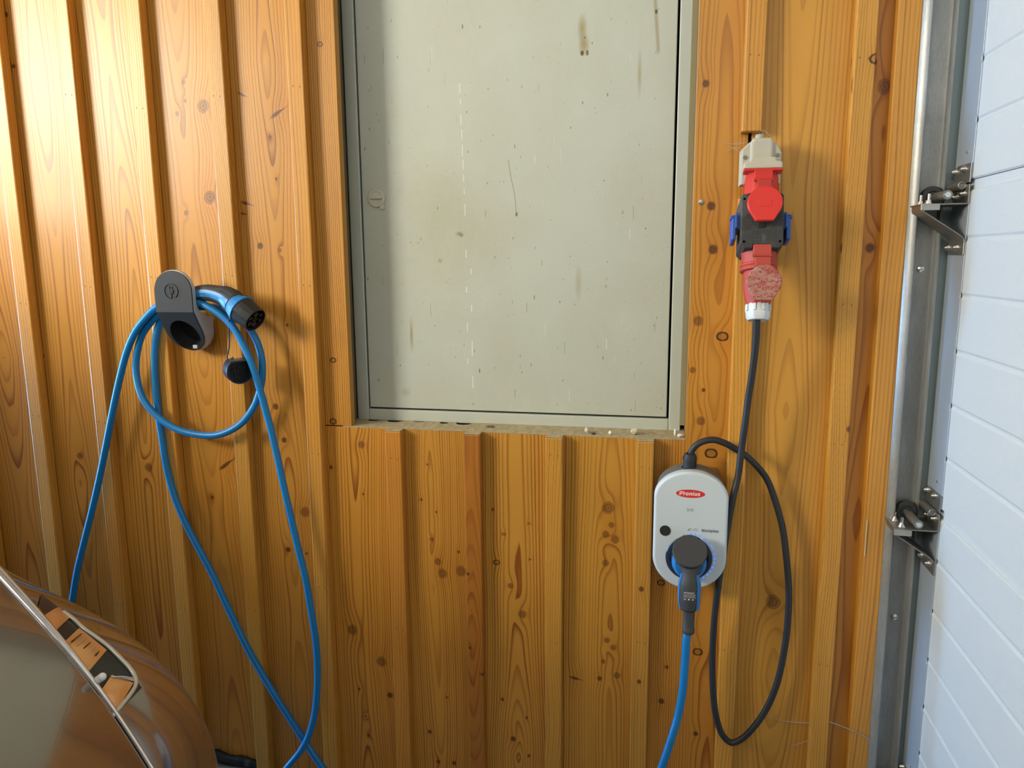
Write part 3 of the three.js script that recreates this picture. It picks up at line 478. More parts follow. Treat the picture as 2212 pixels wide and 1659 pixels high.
// hinged lid of a CEE socket: a disc with a flat lower edge, knuckles and strap
function lidShape(r) { const s = new THREE.Shape(); s.absarc(0, 0, r, -0.55, Math.PI + 0.55, false); s.lineTo(-r * 0.5, -r * 1.07); s.lineTo(r * 0.5, -r * 1.07); s.closePath(); return s; }
{
  const g = thing('wall_socket', 'dusty grey wall socket with a red flange and its round red lid hanging open', 'socket', [0.1905, 1.585, 0.05]);
  const body = std(0.50, 0.46, 0.36, 0.75, 0, { bumpMap: dataTex(128, 128, (x, y, o) => { o[0] = o[1] = o[2] = noise(x * 0.5, y * 0.5); }, false), bumpScale: 0.0008 });
  // back box with the two screwed wings, a domed middle and the wide foot
  const wings = extr(shapeOf([[-0.041, -0.05], [0.037, -0.05], [0.037, 0.012], [0.026, 0.032], [-0.026, 0.034], [-0.041, 0.02]]), 0.05, 0.003, 4, 2).translate(0, 0, -0.0215);
  const dome = extr(shapeOf([[-0.023, -0.03], [0.0235, -0.03], [0.0225, 0.034], [0.017, 0.041], [-0.017, 0.041], [-0.0225, 0.034]]), 0.075, 0.006, 4, 3).translate(-0.002, 0, -0.04);
  mesh('housing', merge([wings, dome, lathe([[0, 0.053], [0.008, 0.052], [0.010, 0.040], [0.010, 0.03], [0, 0.03]], 20).translate(-0.004, 0, 0.0)]), body, g);
  for (const [sx, sy] of [[-0.034, 0.004], [0.029, 0.0065]]) mesh('screw', merge([cyl(0.0042, 0.0042, 0.003, 18).rotateX(Math.PI / 2), rb(0.0062, 0.0012, 0.0008, 0.0003).rotateZ(0.9).translate(0, 0, 0.0016)]), std(0.25, 0.23, 0.19, 0.5, 0.6), g, [sx, sy, 0.0288]);
  const s = sub('socket', g, [0.0005, -0.022, 0.012], [TILT, 0, 0]);
  mesh('foot', extr(shapeOf([[-0.0375, -0.0105], [0.0375, -0.0105], [0.0375, 0.0015], [0.034, 0.004], [0.026, 0.0055], [0.0235, 0.013], [-0.0235, 0.013], [-0.026, 0.0055], [-0.034, 0.004], [-0.0375, 0.0015]]), 0.064, 0.003, 4, 2).translate(0, 0.004, -0.030), body, s);
  mesh('flange', rb(0.0755, 0.0055, 0.071, 0.002).translate(0, -0.0095, 0), red, s);
  mesh('barrel', lathe([[0.0, -0.012], [0.0335, -0.012], [0.0345, -0.02], [0.0355, -0.055], [0.031, -0.055], [0.031, -0.02], [0, -0.02]], 48), red, s);
  const lid = sub('lid', g, [0.0, 0, 0]);
  mesh('hinge', merge([rb(0.036, 0.020, 0.012, 0.002).translate(0, -0.0235, 0.0365), cyl(0.0028, 0.0028, 0.037, 14).rotateZ(Math.PI / 2).translate(0, -0.034, 0.0425)]).rotateX(TILT).translate(0.0005, -0.022, 0.012), red, lid);
  mesh('strap', merge([rb(0.0265, 0.0205, 0.006, 0.0015).translate(0.0015, -0.0435, 0.0435)]).rotateX(TILT).translate(0.0005, -0.022, 0.012), std(0.47, 0.03, 0.02, 0.45), lid);
  const cap = csg(extr(lidShape(0.0335), 0.012, 0.0025, 36, 3), cyl(0.030, 0.030, 0.018, 40).rotateX(Math.PI / 2).translate(0, 0, -0.0005), SUBTRACTION);
  mesh('cover', merge([cap, rb(0.0255, 0.0145, 0.0008, 0.0003).translate(0.0, 0.0, 0.0122)]), std(0.68, 0.025, 0.015, 0.36), lid, [0.0015, -0.0925, 0.083], [-0.2, 0, 0]);
}
{
  const g = thing('power_splitter', 'black rubber power splitter block with blue side outlets plugged under the red socket', 'splitter', [0.191, 1.449, 0.075]);
  const dusty = dataTex(128, 256, (x, y, o) => { const n = noise(x * 0.06, y * 0.06), m = noise(x * 0.5, y * 0.5), sp = hash(x, y) > 0.992 ? 0.25 : 0, k = 0.034 + 0.03 * n * m + sp + 0.04 * sstep(0.62, 0.85, noise(x * 0.045 + 9, y * 0.03 + 4)); o[0] = k; o[1] = k * 0.98; o[2] = k * 0.88; });
  const bm = new THREE.MeshPhysicalMaterial({ map: dusty, roughness: 0.75 });
  const s = sub('block', g, [0, 0, 0], [TILT, 0, 0]);
  // body: chamfered block, notched below for the lid hinge, thinner at the sides
  let b = extr(shapeOf([[-0.041, -0.048], [-0.033, -0.056], [0.033, -0.056], [0.041, -0.048], [0.041, 0.052], [0.037, 0.056], [-0.037, 0.056], [-0.041, 0.052]]), 0.095, 0.0025, 4, 2).translate(0, 0, -0.0475);
  b = csg(b, new THREE.BoxGeometry(0.036, 0.012, 0.03).translate(0.0, -0.054, 0.042), SUBTRACTION);
  for (const [hx, hy] of [[-0.0345, 0.045], [0.0355, 0.045], [-0.0345, -0.043], [0.0345, -0.043]]) b = csg(b, cyl(0.0026, 0.0026, 0.02, 14).rotateX(Math.PI / 2).translate(hx, hy, 0.045), SUBTRACTION);
  for (let i = 0; i < b.attributes.uv.count; i++) b.attributes.uv.setXY(i, b.attributes.position.getX(i) * 8, b.attributes.position.getY(i) * 6);
  mesh('body', b, bm, s);
  mesh('catch', rb(0.013, 0.011, 0.004, 0.001).translate(-0.002, -0.009, 0.0485), black, s);
  const bl = std(0.03, 0.095, 0.36, 0.5);
  for (const e of [-1, 1]) mesh('side_outlet', merge([
    rb(0.012, 0.034, 0.046, 0.002).translate(e * 0.044, 0.006, 0.006), rb(0.009, 0.052, 0.05, 0.003).translate(e * 0.053, -0.008, 0.006),
    rb(0.006, 0.006, 0.02, 0.001).translate(e * 0.057, 0.013, 0.022), rb(0.004, 0.028, 0.012, 0.001).translate(e * 0.0485, 0.004, 0.029)]), bl, s);
  // the plug end of the splitter reaches up into the wall socket
  mesh('top_plug', cyl(0.0305, 0.0305, 0.03, 40).translate(0, 0.068, 0), red, s);
  // lower red socket
  const lo = sub('lower_socket', g, [0, 0, 0], [TILT, 0, 0]);
  mesh('barrel', lathe([[0.0, -0.054], [0.035, -0.054], [0.0345, -0.062], [0.034, -0.078], [0.0365, -0.080], [0.0365, -0.084], [0.035, -0.085], [0.037, -0.088], [0.037, -0.093], [0.031, -0.095], [0.031, -0.062], [0, -0.062]], 48), redDull, lo);
  mesh('lid_hinge', merge([rb(0.035, 0.0225, 0.014, 0.002).translate(0.001, -0.0595, 0.041), rb(0.030, 0.026, 0.006, 0.0015).translate(0.003, -0.081, 0.0435), cyl(0.0028, 0.0028, 0.036, 14).rotateZ(Math.PI / 2).translate(0.001, -0.071, 0.047)]), redDull, lo);
  const dust = dataTex(256, 256, (x, y, o) => { const n = noise(x * 0.06, y * 0.09) * 0.45 + noise(x * 0.3, y * 0.42) * 0.55, k = sstep(0.38, 0.62, n) * 0.62 + (noise(x * 0.45 + 7, y * 0.6) > 0.66 ? 0.4 : 0); const q = Math.min(1, k); o[0] = 0.36 * (1 - q) + 0.46 * q; o[1] = 0.05 * (1 - q) + 0.31 * q; o[2] = 0.04 * (1 - q) + 0.23 * q; });
  const lg = extr(lidShape(0.0335), 0.009, 0.0025, 36, 3);
  for (let i = 0; i < lg.attributes.uv.count; i++) lg.attributes.uv.setXY(i, lg.attributes.position.getX(i) * 9, lg.attributes.position.getY(i) * 9);
  mesh('dusty_lid', lg, new THREE.MeshPhysicalMaterial({ map: dust, bumpMap: dust, bumpScale: 0.001, roughness: 0.85 }), lo, [0.0045, -0.126, 0.048], [-TILT * 0.55, 0, 0]).userData.label = 'red lid caked in pale dust';
}
{ // red plug of the supply cord, in the splitter's lower socket (part of the charger's cord)
  const c = scene.getObjectByName('wall_charger');
  const p = sub('supply_plug', c, [0.191, 1.449, 0.075], [TILT, 0, 0]);
  mesh('plug_body', lathe([[0, -0.07], [0.030, -0.07], [0.030, -0.10], [0.0305, -0.125], [0.027, -0.150], [0.023, -0.163], [0, -0.163]], 44), redDull, p);
  mesh('gland_nut', merge([cyl(0.0245, 0.0245, 0.016, 8).translate(0, -0.169, 0), lathe([[0.0245, -0.177], [0.0238, -0.188], [0.0205, -0.194], [0.008, -0.194], [0, -0.193]], 32), ...[0, 1, 2, 3, 4, 5, 6, 7].map((k) => rb(0.006, 0.014, 0.003, 0.001).translate(0, -0.169, 0.0242).rotateY((k * Math.PI) / 4 + 0.39))]), std(0.66, 0.68, 0.68, 0.5), p);
}

// ------------------------------------------------------------------ cable holder on the left
{
  const h = thing('cable_holder', 'black-fronted grey cable holder with plug symbol, carrying the blue coils', 'holder', [-1.1565, 0, 0]);
  // side section (z, y) extruded across, then cut to the rounded front outline
  const sec = (pts) => { const g = extr(shapeOf(pts), 0.12, 0, 4, 1); g.rotateY(-Math.PI / 2); return g.translate(0.06, 0, 0); }; // shape x -> z
  const front = (r, z0, z1) => { const s = new THREE.Shape(); s.absarc(0, 1.3162, r, 0, Math.PI, false); s.absarc(0, 1.217, r, Math.PI, Math.PI * 2, false); s.closePath(); return new THREE.ExtrudeGeometry(s, { depth: z1 - z0, bevelEnabled: true, bevelSize: 0.004, bevelThickness: 0.004, bevelOffset: -0.004, bevelSegments: 4, curveSegments: 40 }).translate(0, 0, z0 + 0.004); };
  const R = 0.0515;
  const bodySec = [[0.0265, 1.16], [0.036, 1.163], [0.0995, 1.268], [0.1005, 1.37], [0.0905, 1.37], [0.0900, 1.286], [0.0838, 1.273], [0.06, 1.258], [0.04, 1.2515], [0.0265, 1.2515]];
  let body = csg(sec(bodySec), front(R, 0.0, 0.108), INTERSECTION);
  const mouthC = [0.0580, 1.2075], ang = Math.atan2(0.105, 0.0635); // the slanted mouth
  const hole = (k, d) => { const g = cyl(0.0405 * k, 0.036 * k, d, 44); g.scale(1, 1, 1.2); g.rotateX(Math.PI / 2); g.rotateX(-(Math.PI / 2 - ang) * -1); return g.translate(0, mouthC[1], mouthC[0] + 0.006); };
  body = csg(body, hole(1.05, 0.08), SUBTRACTION);
  mesh('body', body, std(0.50, 0.50, 0.50, 0.55), h);
  const facing = [[0.0335, 1.158], [0.036, 1.160], [0.1, 1.2672], [0.1015, 1.37], [0.1045, 1.37], [0.1035, 1.2665], [0.0385, 1.158]];
  let cover = csg(sec(facing), front(R - 0.0018, 0.0, 0.112), INTERSECTION);
  cover = csg(cover, hole(1.0, 0.06), SUBTRACTION);
  mesh('front_cover', cover, std(0.019, 0.02, 0.022, 0.6), h);
  // dummy socket inside the mouth
  const well = lathe([[0.040, 0.002], [0.0395, -0.016], [0.034, -0.030], [0, -0.030], [0, -0.028], [0.032, -0.028], [0.037, -0.014], [0.0385, 0.002]], 44).scale(1, 1, 1.2).rotateX(Math.PI / 2).rotateX(Math.PI / 2 - ang).translate(0, mouthC[1], mouthC[0] + 0.004);
  mesh('mouth', well, std(0.012, 0.012, 0.012, 0.5), h);
  mesh('mouth_tongue', rb(0.012, 0.009, 0.006, 0.001).translate(0.014, 1.177, 0.051), std(0.4, 0.4, 0.4, 0.5), h);
  // plug symbol: an open ring and a plug with its lead, raised a hair
  const arc = new THREE.TorusGeometry(0.0178, 0.0009, 8, 60, 5.4).rotateZ(-Math.PI / 2 + 0.6), Z = 0.1047;
  const sym = merge([arc, rb(0.013, 0.008, 0.0014, 0.0005).translate(0, 0.0005, 0), rb(0.010, 0.004, 0.0014, 0.0005).translate(0, -0.0045, 0), rb(0.002, 0.0065, 0.0014, 0.0004).translate(-0.0034, 0.0085, 0), rb(0.002, 0.0065, 0.0014, 0.0004).translate(0.0034, 0.0085, 0),
    tube([[0, -0.006, 0], [0.0005, -0.011, 0], [-0.0005, -0.016, 0], [-0.0025, -0.0178, 0]], 0.0009, 20, 6)]);
  mesh('plug_symbol', sym, std(0.004, 0.004, 0.004, 0.35), h, [-0.004, 1.317, Z]);
}

// ------------------------------------------------------------------ blue charging cable: wallbox plug, floor run, coils on the holder, vehicle plug, cap
{
  const c = thing('charging_cable', 'bright blue charging cable coiled over the holder, with plugs at both ends', 'cable', [0, 0, 0]);
  const up = [[-1.6220, 0.2636, 0.0600], [-1.6087, 0.3717, 0.0500], [-1.5886, 0.4637, 0.0450], [-1.5638, 0.5475, 0.0450], [-1.5338, 0.6289, 0.0450], [-1.5006, 0.7155, 0.0450], [-1.4674, 0.8069, 0.0450], [-1.4328, 0.9080, 0.0460], [-1.4015, 1.0006, 0.0480], [-1.3682, 1.0924, 0.0500], [-1.3350, 1.1645, 0.0550], [-1.3020, 1.2139, 0.0600], [-1.2603, 1.2523, 0.0680], [-1.2272, 1.2757, 0.0740], [-1.1950, 1.2900, 0.0775], [-1.1600, 1.2940, 0.0780], [-1.1045, 1.2880, 0.0785]];
  const three = [[-1.0708, 1.2727, 0.0800], [-1.0378, 1.2506, 0.0800], [-1.0128, 1.2228, 0.0800], [-0.9922, 1.1837, 0.0800], [-0.9733, 1.1377, 0.0800], [-0.9626, 1.0955, 0.0780], [-0.9518, 1.0435, 0.0750], [-0.9400, 0.9841, 0.0720], [-0.9282, 0.9147, 0.0700], [-0.9136, 0.8274, 0.0700], [-0.8985, 0.7462, 0.0700], [-0.8832, 0.6629, 0.0700], [-0.8694, 0.5959, 0.0700], [-0.8616, 0.5303, 0.0700], [-0.8522, 0.4463, 0.0700], [-0.8492, 0.3710, 0.0700], [-0.8523, 0.2951, 0.0720], [-0.8618, 0.2236, 0.0750], [-0.8783, 0.1637, 0.0800], [-0.8991, 0.1215, 0.0850], [-0.9321, 0.0774, 0.0900], [-0.9722, 0.0316, 0.1000]];
  const floorLoop = [[-1.02, 0.002, 0.13], [-1.07, -0.011, 0.2], [-1.07, -0.011, 0.32], [-0.95, -0.011, 0.40], [-0.8, -0.011, 0.36], [-0.74, -0.011, 0.24], [-0.75, -0.009, 0.13]];
  const two = [[-0.7978, -0.0037, 0.0740], [-0.8631, 0.0652, 0.0600], [-0.9038, 0.1190, 0.0550], [-0.9452, 0.1796, 0.0520], [-0.9799, 0.2322, 0.0500], [-1.0553, 0.3564, 0.0450], [-1.1154, 0.4853, 0.0420], [-1.1534, 0.5714, 0.0400], [-1.1908, 0.6462, 0.0400], [-1.2230, 0.7146, 0.0400], [-1.2469, 0.7831, 0.0400], [-1.2619, 0.8566, 0.0400], [-1.2678, 0.9310, 0.0400], [-1.2738, 1.0034, 0.0390], [-1.2741, 1.0702, 0.0390], [-1.2711, 1.1364, 0.0390], [-1.2606, 1.1971, 0.0395], [-1.2431, 1.2398, 0.0400], [-1.2150, 1.2640, 0.0420], [-1.1600, 1.2730, 0.0420]];
  const ring = [[-1.1053, 1.2760, 0.0480], [-1.0645, 1.2720, 0.0500], [-1.0306, 1.2600, 0.0520], [-1.0060, 1.2406, 0.0500], [-0.9877, 1.2169, 0.0500], [-0.9724, 1.1863, 0.0500], [-0.9641, 1.1440, 0.0500], [-0.9669, 1.1024, 0.0500], [-0.9787, 1.0590, 0.0500], [-0.9978, 1.0212, 0.0520], [-1.0325, 0.9829, 0.0560], [-1.0860, 0.9566, 0.0600], [-1.1461, 0.9530, 0.0600], [-1.2134, 0.9676, 0.0600], [-1.2667, 1.0008, 0.0590], [-1.3019, 1.0426, 0.0560], [-1.3184, 1.0930, 0.0500], [-1.3192, 1.1365, 0.0460], [-1.2996, 1.1964, 0.0450], [-1.2709, 1.2299, 0.0500], [-1.2334, 1.2600, 0.0560], [-1.1930, 1.2870, 0.0600], [-1.15, 1.302, 0.062], [-1.118, 1.3085, 0.066]];
  const run = [[0.0738, 0.5860, 0.1550], [0.0710, 0.5765, 0.1570], [0.0688, 0.5157, 0.1600], [0.0650, 0.4432, 0.1650], [0.0575, 0.3919, 0.1700], [0.0457, 0.3465, 0.1800], [0.0273, 0.2831, 0.1900], [0.0020, 0.2069, 0.2000], [-0.03, 0.12, 0.22], [-0.08, 0.04, 0.26], [-0.17, -0.005, 0.33], [-0.3, -0.011, 0.45], [-0.6, -0.011, 0.58], [-1.0, -0.011, 0.62], [-1.35, -0.011, 0.45], [-1.52, -0.011, 0.25], [-1.6, 0.02, 0.12], [-1.625, 0.12, 0.075]];
  const blueC = std(0.006, 0.178, 0.45, 0.36);
  mesh('blue_lead', tube([...run, ...up, ...three, ...floorLoop, ...two, ...ring], 0.0088, 1500, 12), blueC, c);

  // vehicle plug lying on the coils: handle, blue inlay, collar, black face
  const v = sub('vehicle_plug', c); const UP = V(0, 1, 0);
  const axis = V(0.82, -0.515, 0.2).normalize(), q = new THREE.Quaternion().setFromUnitVectors(V(0, 1, 0), axis);
  const hp = [[-1.128, 1.307, 0.066], [-1.105, 1.3105, 0.071], [-1.07, 1.3115, 0.078], [-1.035, 1.303, 0.0825], [-1.008, 1.288, 0.086], [-0.988, 1.2765, 0.0885]], hs = [[0.013, 0.016], [0.0165, 0.0195], [0.0175, 0.0205], [0.0195, 0.0225], [0.027, 0.0275], [0.0335, 0.0335]];
  mesh('handle', sweep(hp, hs, UP), blackSoft, v).userData.label = 'black plug handle';
  mesh('side_inlay', sweep(hp.slice(0, 5), hs.slice(0, 5), UP, -0.42, 0.42, 14, 30, 0.0009), blue, v).userData.label = 'blue inlay on the plug handle';
  const base = V(-0.9985, 1.2820, 0.0872);
  const collar = lathe([[0.0205, -0.022], [0.026, -0.012], [0.0315, 0.002], [0.0355, 0.014], [0.0365, 0.0185], [0.0350, 0.0195], [0, 0.0195]], 44); collar.applyQuaternion(q).translate(base.x, base.y, base.z);
  mesh('collar', collar, blue, v).userData.label = 'blue collar of the plug';
  const saddle = sweep([[-1.05, 1.318, 0.080], [-1.025, 1.3125, 0.083], [-1.003, 1.301, 0.0865], [-0.986, 1.290, 0.0888]], [[0.015, 0.012], [0.019, 0.0155], [0.0215, 0.018], [0.015, 0.0165]], UP, 0.35, 2.8, 16, 16, 0.0);
  mesh('thumb_rest', saddle, blackSoft, v);
  let face = lathe([[0, 0.016], [0.0335, 0.016], [0.0335, 0.026], [0.0315, 0.030], [0.0305, 0.062], [0.0292, 0.0645], [0.0272, 0.0645], [0.0272, 0.040], [0, 0.040]], 48);
  for (const [a, w] of [[1.05, 0.008], [2.35, 0.008]]) face = csg(face, rb(0.006, 0.0075, 0.012, 0.001).translate(0, 0.0405, 0.031).rotateY(a), SUBTRACTION);
  face.applyQuaternion(q).translate(base.x, base.y, base.z);
  mesh('face', face, black, v);
  const pins = []; for (const [x, z, r] of [[0, 0, 0.0055], [-0.0105, -0.001, 0.0055], [0.0105, -0.001, 0.0055], [-0.006, 0.0105, 0.0045], [0.006, 0.0105, 0.0045], [-0.006, -0.0125, 0.0036], [0.006, -0.0125, 0.0036]]) pins.push(lathe([[r * 0.55, 0.04], [r * 0.55, 0.062], [r, 0.062], [r, 0.04]], 18).translate(x * 1.35, 0, z * 1.35));
  mesh('contact_sleeves', merge(pins).applyQuaternion(q).translate(base.x, base.y, base.z), std(0.03, 0.03, 0.03, 0.45), v);
  const tt = canvasTex(512, 96, (g) => { g.fillStyle = '#12345e'; g.font = 'bold 70px sans-serif'; g.textBaseline = 'middle'; g.fillText('MENNEKES', 20, 40, 470); g.fillRect(20, 82, 470, 4); });
  mesh('print', new THREE.PlaneGeometry(0.031, 0.0058), printMat(tt), v, [-1.0835, 1.3103, 0.0945], [0, -0.2, -0.02]);

  // dust cap on its tether
  const cap = sub('dust_cap', c, [-1.008, 1.1265, 0.083]); const ca = V(0.74, -0.08, 0.66).normalize(); cap.quaternion.setFromUnitVectors(V(0, 0, 1), ca);
  const cs = new THREE.Shape(); cs.absarc(0, 0, 0.0335, Math.PI / 2 + 0.72, Math.PI / 2 - 0.72 + Math.PI * 2, false); cs.closePath();
  const ci = new THREE.Shape(); ci.absarc(0, 0, 0.0295, Math.PI / 2 + 0.72, Math.PI / 2 - 0.72 + Math.PI * 2, false); ci.closePath();
  const shell = csg(extr(cs, 0.034, 0.003, 40, 3).translate(0, 0, -0.02), new THREE.ExtrudeGeometry(ci, { depth: 0.03, bevelEnabled: false, curveSegments: 40 }).translate(0, 0, -0.006), SUBTRACTION);
  mesh('shell', shell, std(0.02, 0.025, 0.04, 0.35), cap);
  mesh('stubs', merge([[0, 0.002], [-0.0115, 0], [0.0115, 0], [-0.0065, -0.012], [0.0065, -0.012]].map(([x, y]) => lathe([[0.0028, -0.006], [0.0028, 0.001], [0.0048, 0.001], [0.0054, -0.006]], 16).rotateX(Math.PI / 2).translate(x, y, 0))), black, cap);
  mesh('lining', extr(ci, 0.002, 0, 40).translate(0, 0, -0.0058), std(0.006, 0.006, 0.007, 0.6), cap);
  mesh('tether', tube([[-1.018, 1.262, 0.086], [-1.024, 1.243, 0.086], [-1.027, 1.215, 0.084], [-1.029, 1.19, 0.083], [-1.035, 1.165, 0.082], [-1.0385, 1.1535, 0.081], [-1.034, 1.151, 0.081], [-1.022, 1.156, 0.08]], 0.0016, 50, 8), black, c);

  // plug in the wallbox: blue plug ring in the socket, tilted dark head, handle, sleeve
  const w = sub('wallbox_plug', c), rx = 0.0715;
  mesh('plug_ring', lathe([[0.0, -0.02], [0.034, -0.02], [0.036, 0.0], [0.0375, 0.012], [0.036, 0.02], [0.030, 0.028], [0, 0.03]], 48).rotateX(Math.PI / 2), blue, w, [rx, 0.731, 0.112]).userData.label = 'blue body of the plug seated in the socket';
  const head = csg(lathe([[0, 0.0], [0.0352, 0.0], [0.0368, -0.0022], [0.0368, -0.008], [0.034, -0.02], [0.031, -0.034], [0, -0.034]], 56), merge([new THREE.BoxGeometry(0.032, 0.004, 0.006).translate(0.001, 0, -0.0375), new THREE.BoxGeometry(0.004, 0.004, 0.012).translate(0.019, 0, -0.034)]), SUBTRACTION);
  mesh('head', head, std(0.04, 0.04, 0.042, 0.6), w, [rx - 0.0005, 0.771, 0.158], [0.82, 0, 0]);
  const wp = [[0.0725, 0.762, 0.134], [0.073, 0.742, 0.150], [0.073, 0.72, 0.157], [0.0725, 0.695, 0.160], [0.0725, 0.665, 0.159], [0.0735, 0.640, 0.1575]], ws = [[0.030, 0.022], [0.027, 0.0185], [0.0185, 0.0165], [0.0232, 0.0195], [0.0232, 0.0195], [0.0205, 0.0175]];
  mesh('handle', sweep(wp, ws, V(0, 0, 1)), anthracite, w);
  mesh('grip_inlay', merge([sweep(wp.slice(2, 6), ws.slice(2, 6), V(0, 0, 1), Math.PI - 0.85, Math.PI + 0.35, 12, 24, 0.0008), sweep(wp.slice(2, 6), ws.slice(2, 6), V(0, 0, 1), -0.35, 0.5, 12, 24, 0.0008)]), blue, w);
  mesh('strain_relief', lathe([[0.0125, -0.0325], [0.0132, -0.031], [0.0132, -0.022], [0.0122, -0.02], [0.0128, 0.02], [0.0145, 0.035], [0, 0.035]], 32), anthracite, w, [0.0735, 0.615, 0.1565], [0, 0, 0]);
  const tl = canvasTex(256, 192, (g) => { g.fillStyle = '#d8d8d2'; g.font = 'bold 40px sans-serif'; g.fillText('MENNEKES', 8, 40, 240); g.globalAlpha = 0.75; for (let r = 0; r < 5; r++) for (let k = 0, x = 8; x < 236; k++) { const l = 6 + hash(k, r) * 22; g.fillRect(x, 56 + r * 18, l, 8); x += l + 6; } g.globalAlpha = 1; g.font = 'bold 44px sans-serif'; g.fillText('CE', 10, 186); g.fillRect(96, 156, 36, 28); g.fillRect(180, 156, 26, 28); });
  mesh('type_print', new THREE.PlaneGeometry(0.0265, 0.0199), printMat(tl), w, [0.0725, 0.678, 0.1807]);
}

// ------------------------------------------------------------------ car corner: bonnet, front wing, headlamp
{
  const car = thing('car', 'glossy grey-brown car nose with rounded bonnet edge and headlamp at the lower left', 'car');
  const poly = (c, u) => c.reduce((a, k) => a * u + k, 0);
  const SX = [-0.796, 2.596, -3.13, 1.693, -0.487, 0.479, -1.018], SY = [-0.671, 2.171, -2.615, 1.447, -0.44, -0.358, 0.995];
  const CX = [2.536, -5.852, 4.202, -1.25, 0.099, 0.799, -1.269], CY = [-2.906, 10.131, -12.725, 6.782, -1.702, -0.082, 0.9];
  const lin = (c, u) => (u < 0 ? poly(c, 0) + (poly(c, 0.02) - poly(c, 0)) * 50 * (c === SY || c === CY ? u / (1 - 1.6 * u) : u) : poly(c, u)); // flattening towards the windscreen
  const seam = (u) => V(lin(SX, u), lin(SY, u), 0.85), crest = (u) => V(lin(CX, u), lin(CY, u), 0.68);
  const wing = (u, v) => { // v 0 seam .. 1 crest .. 2 side of the car
    const a = seam(u).add(V(0, -0.012, -0.01)), b = crest(u), m = a.clone().add(b).multiplyScalar(0.5).add(V(0.02, 0.02, 0));
    if (v <= 1) return a.multiplyScalar((1 - v) * (1 - v)).addScaledVector(m, 2 * v * (1 - v)).addScaledVector(b, v * v);
    const t = v - 1, d = b.clone().sub(m).multiplyScalar(2); // continue along the tangent, bending down
    return b.clone().add(V(d.x * t * 0.55 - 0.02 * t * t, d.y * t * 0.6 - 0.30 * t * t, d.z * t * (0.55 - 0.3 * t)));
  };
  const bonnet = (u, v) => { // v 0 wall-side seam .. 1 far seam
    const p = seam(u), k = 1 - Math.abs(1 - 2 * v) ** 2.2; return V(p.x + 0.07 * k, p.y + 0.055 * k, 0.85 + 1.3 * v);
  };
  const patch = (f, u0, u1, v0, v1, nu, nv) => {
    const pos = [], idx = []; for (let i = 0; i <= nu; i++) for (let j = 0; j <= nv; j++) { const p = f(u0 + ((u1 - u0) * i) / nu, v0 + ((v1 - v0) * j) / nv); pos.push(p.x, p.y, p.z); }
    for (let i = 0; i < nu; i++) for (let j = 0; j < nv; j++) { const a = i * (nv + 1) + j, b = a + nv + 1; idx.push(a, b, a + 1, b, b + 1, a + 1); }
    const g = new THREE.BufferGeometry(); g.setAttribute('position', new THREE.Float32BufferAttribute(pos, 3)); g.setAttribute('uv', new THREE.Float32BufferAttribute(new Float32Array((pos.length / 3) * 2), 2)); g.setIndex(idx); g.computeVertexNormals(); return g;
  };
  const paint = std(0.27, 0.235, 0.21, 0.16, 0.85, { clearcoat: 1, clearcoatRoughness: 0.03 });
  mesh('bonnet', patch((u, v) => { // rolled edge first, then the skin
    const e = 0.015; if (v >= e) return bonnet(u, (v - e) / (1 - e));
    const t = v / e, p = bonnet(u, 0); return V(p.x - 0.004 * (1 - t) ** 2, p.y - 0.014 * (1 - t) ** 2, p.z - 0.007 * Math.sin(((1 - t) * Math.PI) / 2) + 0.001);
  }, -1.6, 1, 0, 1, 130, 180), paint, car);
  const strip = Array.from({ length: 33 }, (_, i) => -0.6 + i * 0.05), edgeR = (u) => 0.0036 + 0.0058 * sstep(0.62, 0.15, u);
  mesh('bonnet_edge_trim', sweep(strip.map((u) => seam(u).add(V(0.002, -0.004 - edgeR(u) * 0.5, -0.008)).toArray()), strip.map((u) => [edgeR(u), edgeR(u)]), V(0, 0, 1), 0, Math.PI * 2, 16, 160), std(0.72, 0.70, 0.72, 0.16, 1), car);
  mesh('front_wing', patch(wing, -1.6, 1, 0, 2, 130, 48), paint, car);
  mesh('bonnet_underside', patch((u, v) => { const p = seam(u); return V(p.x - 0.03, p.y - 0.04, 0.86 + 1.28 * v); }, -1.6, 1, 0, 1, 60, 4), black, car);
  // cabin behind the bonnet
  const prof = shapeOf([[-4.5, 0.25], [-4.55, 0.75], [-4.45, 1.2], [-4.2, 1.6], [-3.5, 1.73], [-2.75, 1.70], [-2.3, 1.56], [-1.68, 1.17], [-1.6, 1.0], [-1.6, 0.25]]);
  mesh('cabin', extr(prof, 1.62, 0.08, 4, 4).translate(0, 0, 0.69), paint, car);
  mesh('windscreen', extr(shapeOf([[-2.28, 1.555], [-1.70, 1.19], [-1.69, 1.20], [-2.27, 1.57]]), 1.3, 0.002, 4, 1).translate(0, 0, 0.85), std(0.02, 0.025, 0.03, 0.05), car);
  // nose below the bonnet, bumper and wheels
  const under = [[-1.7, 0.3]]; for (let k = 0; k <= 12; k++) { const p = seam(-0.9 + k * 0.158); under.push([p.x - 0.045, p.y - 0.05]); } under.push([-0.735, 0.3]);
  mesh('nose', extr(shapeOf(under), 1.26, 0.004, 4, 1).translate(0, 0, 0.87), black, car);
  mesh('bumper', extr(shapeOf([[-1.7, 0.17], [-0.80, 0.17], [-0.745, 0.22], [-0.735, 0.32], [-0.78, 0.36], [-1.7, 0.36]]), 1.62, 0.03, 4, 4).translate(0, 0, 0.69), std(0.06, 0.055, 0.05, 0.5), car);
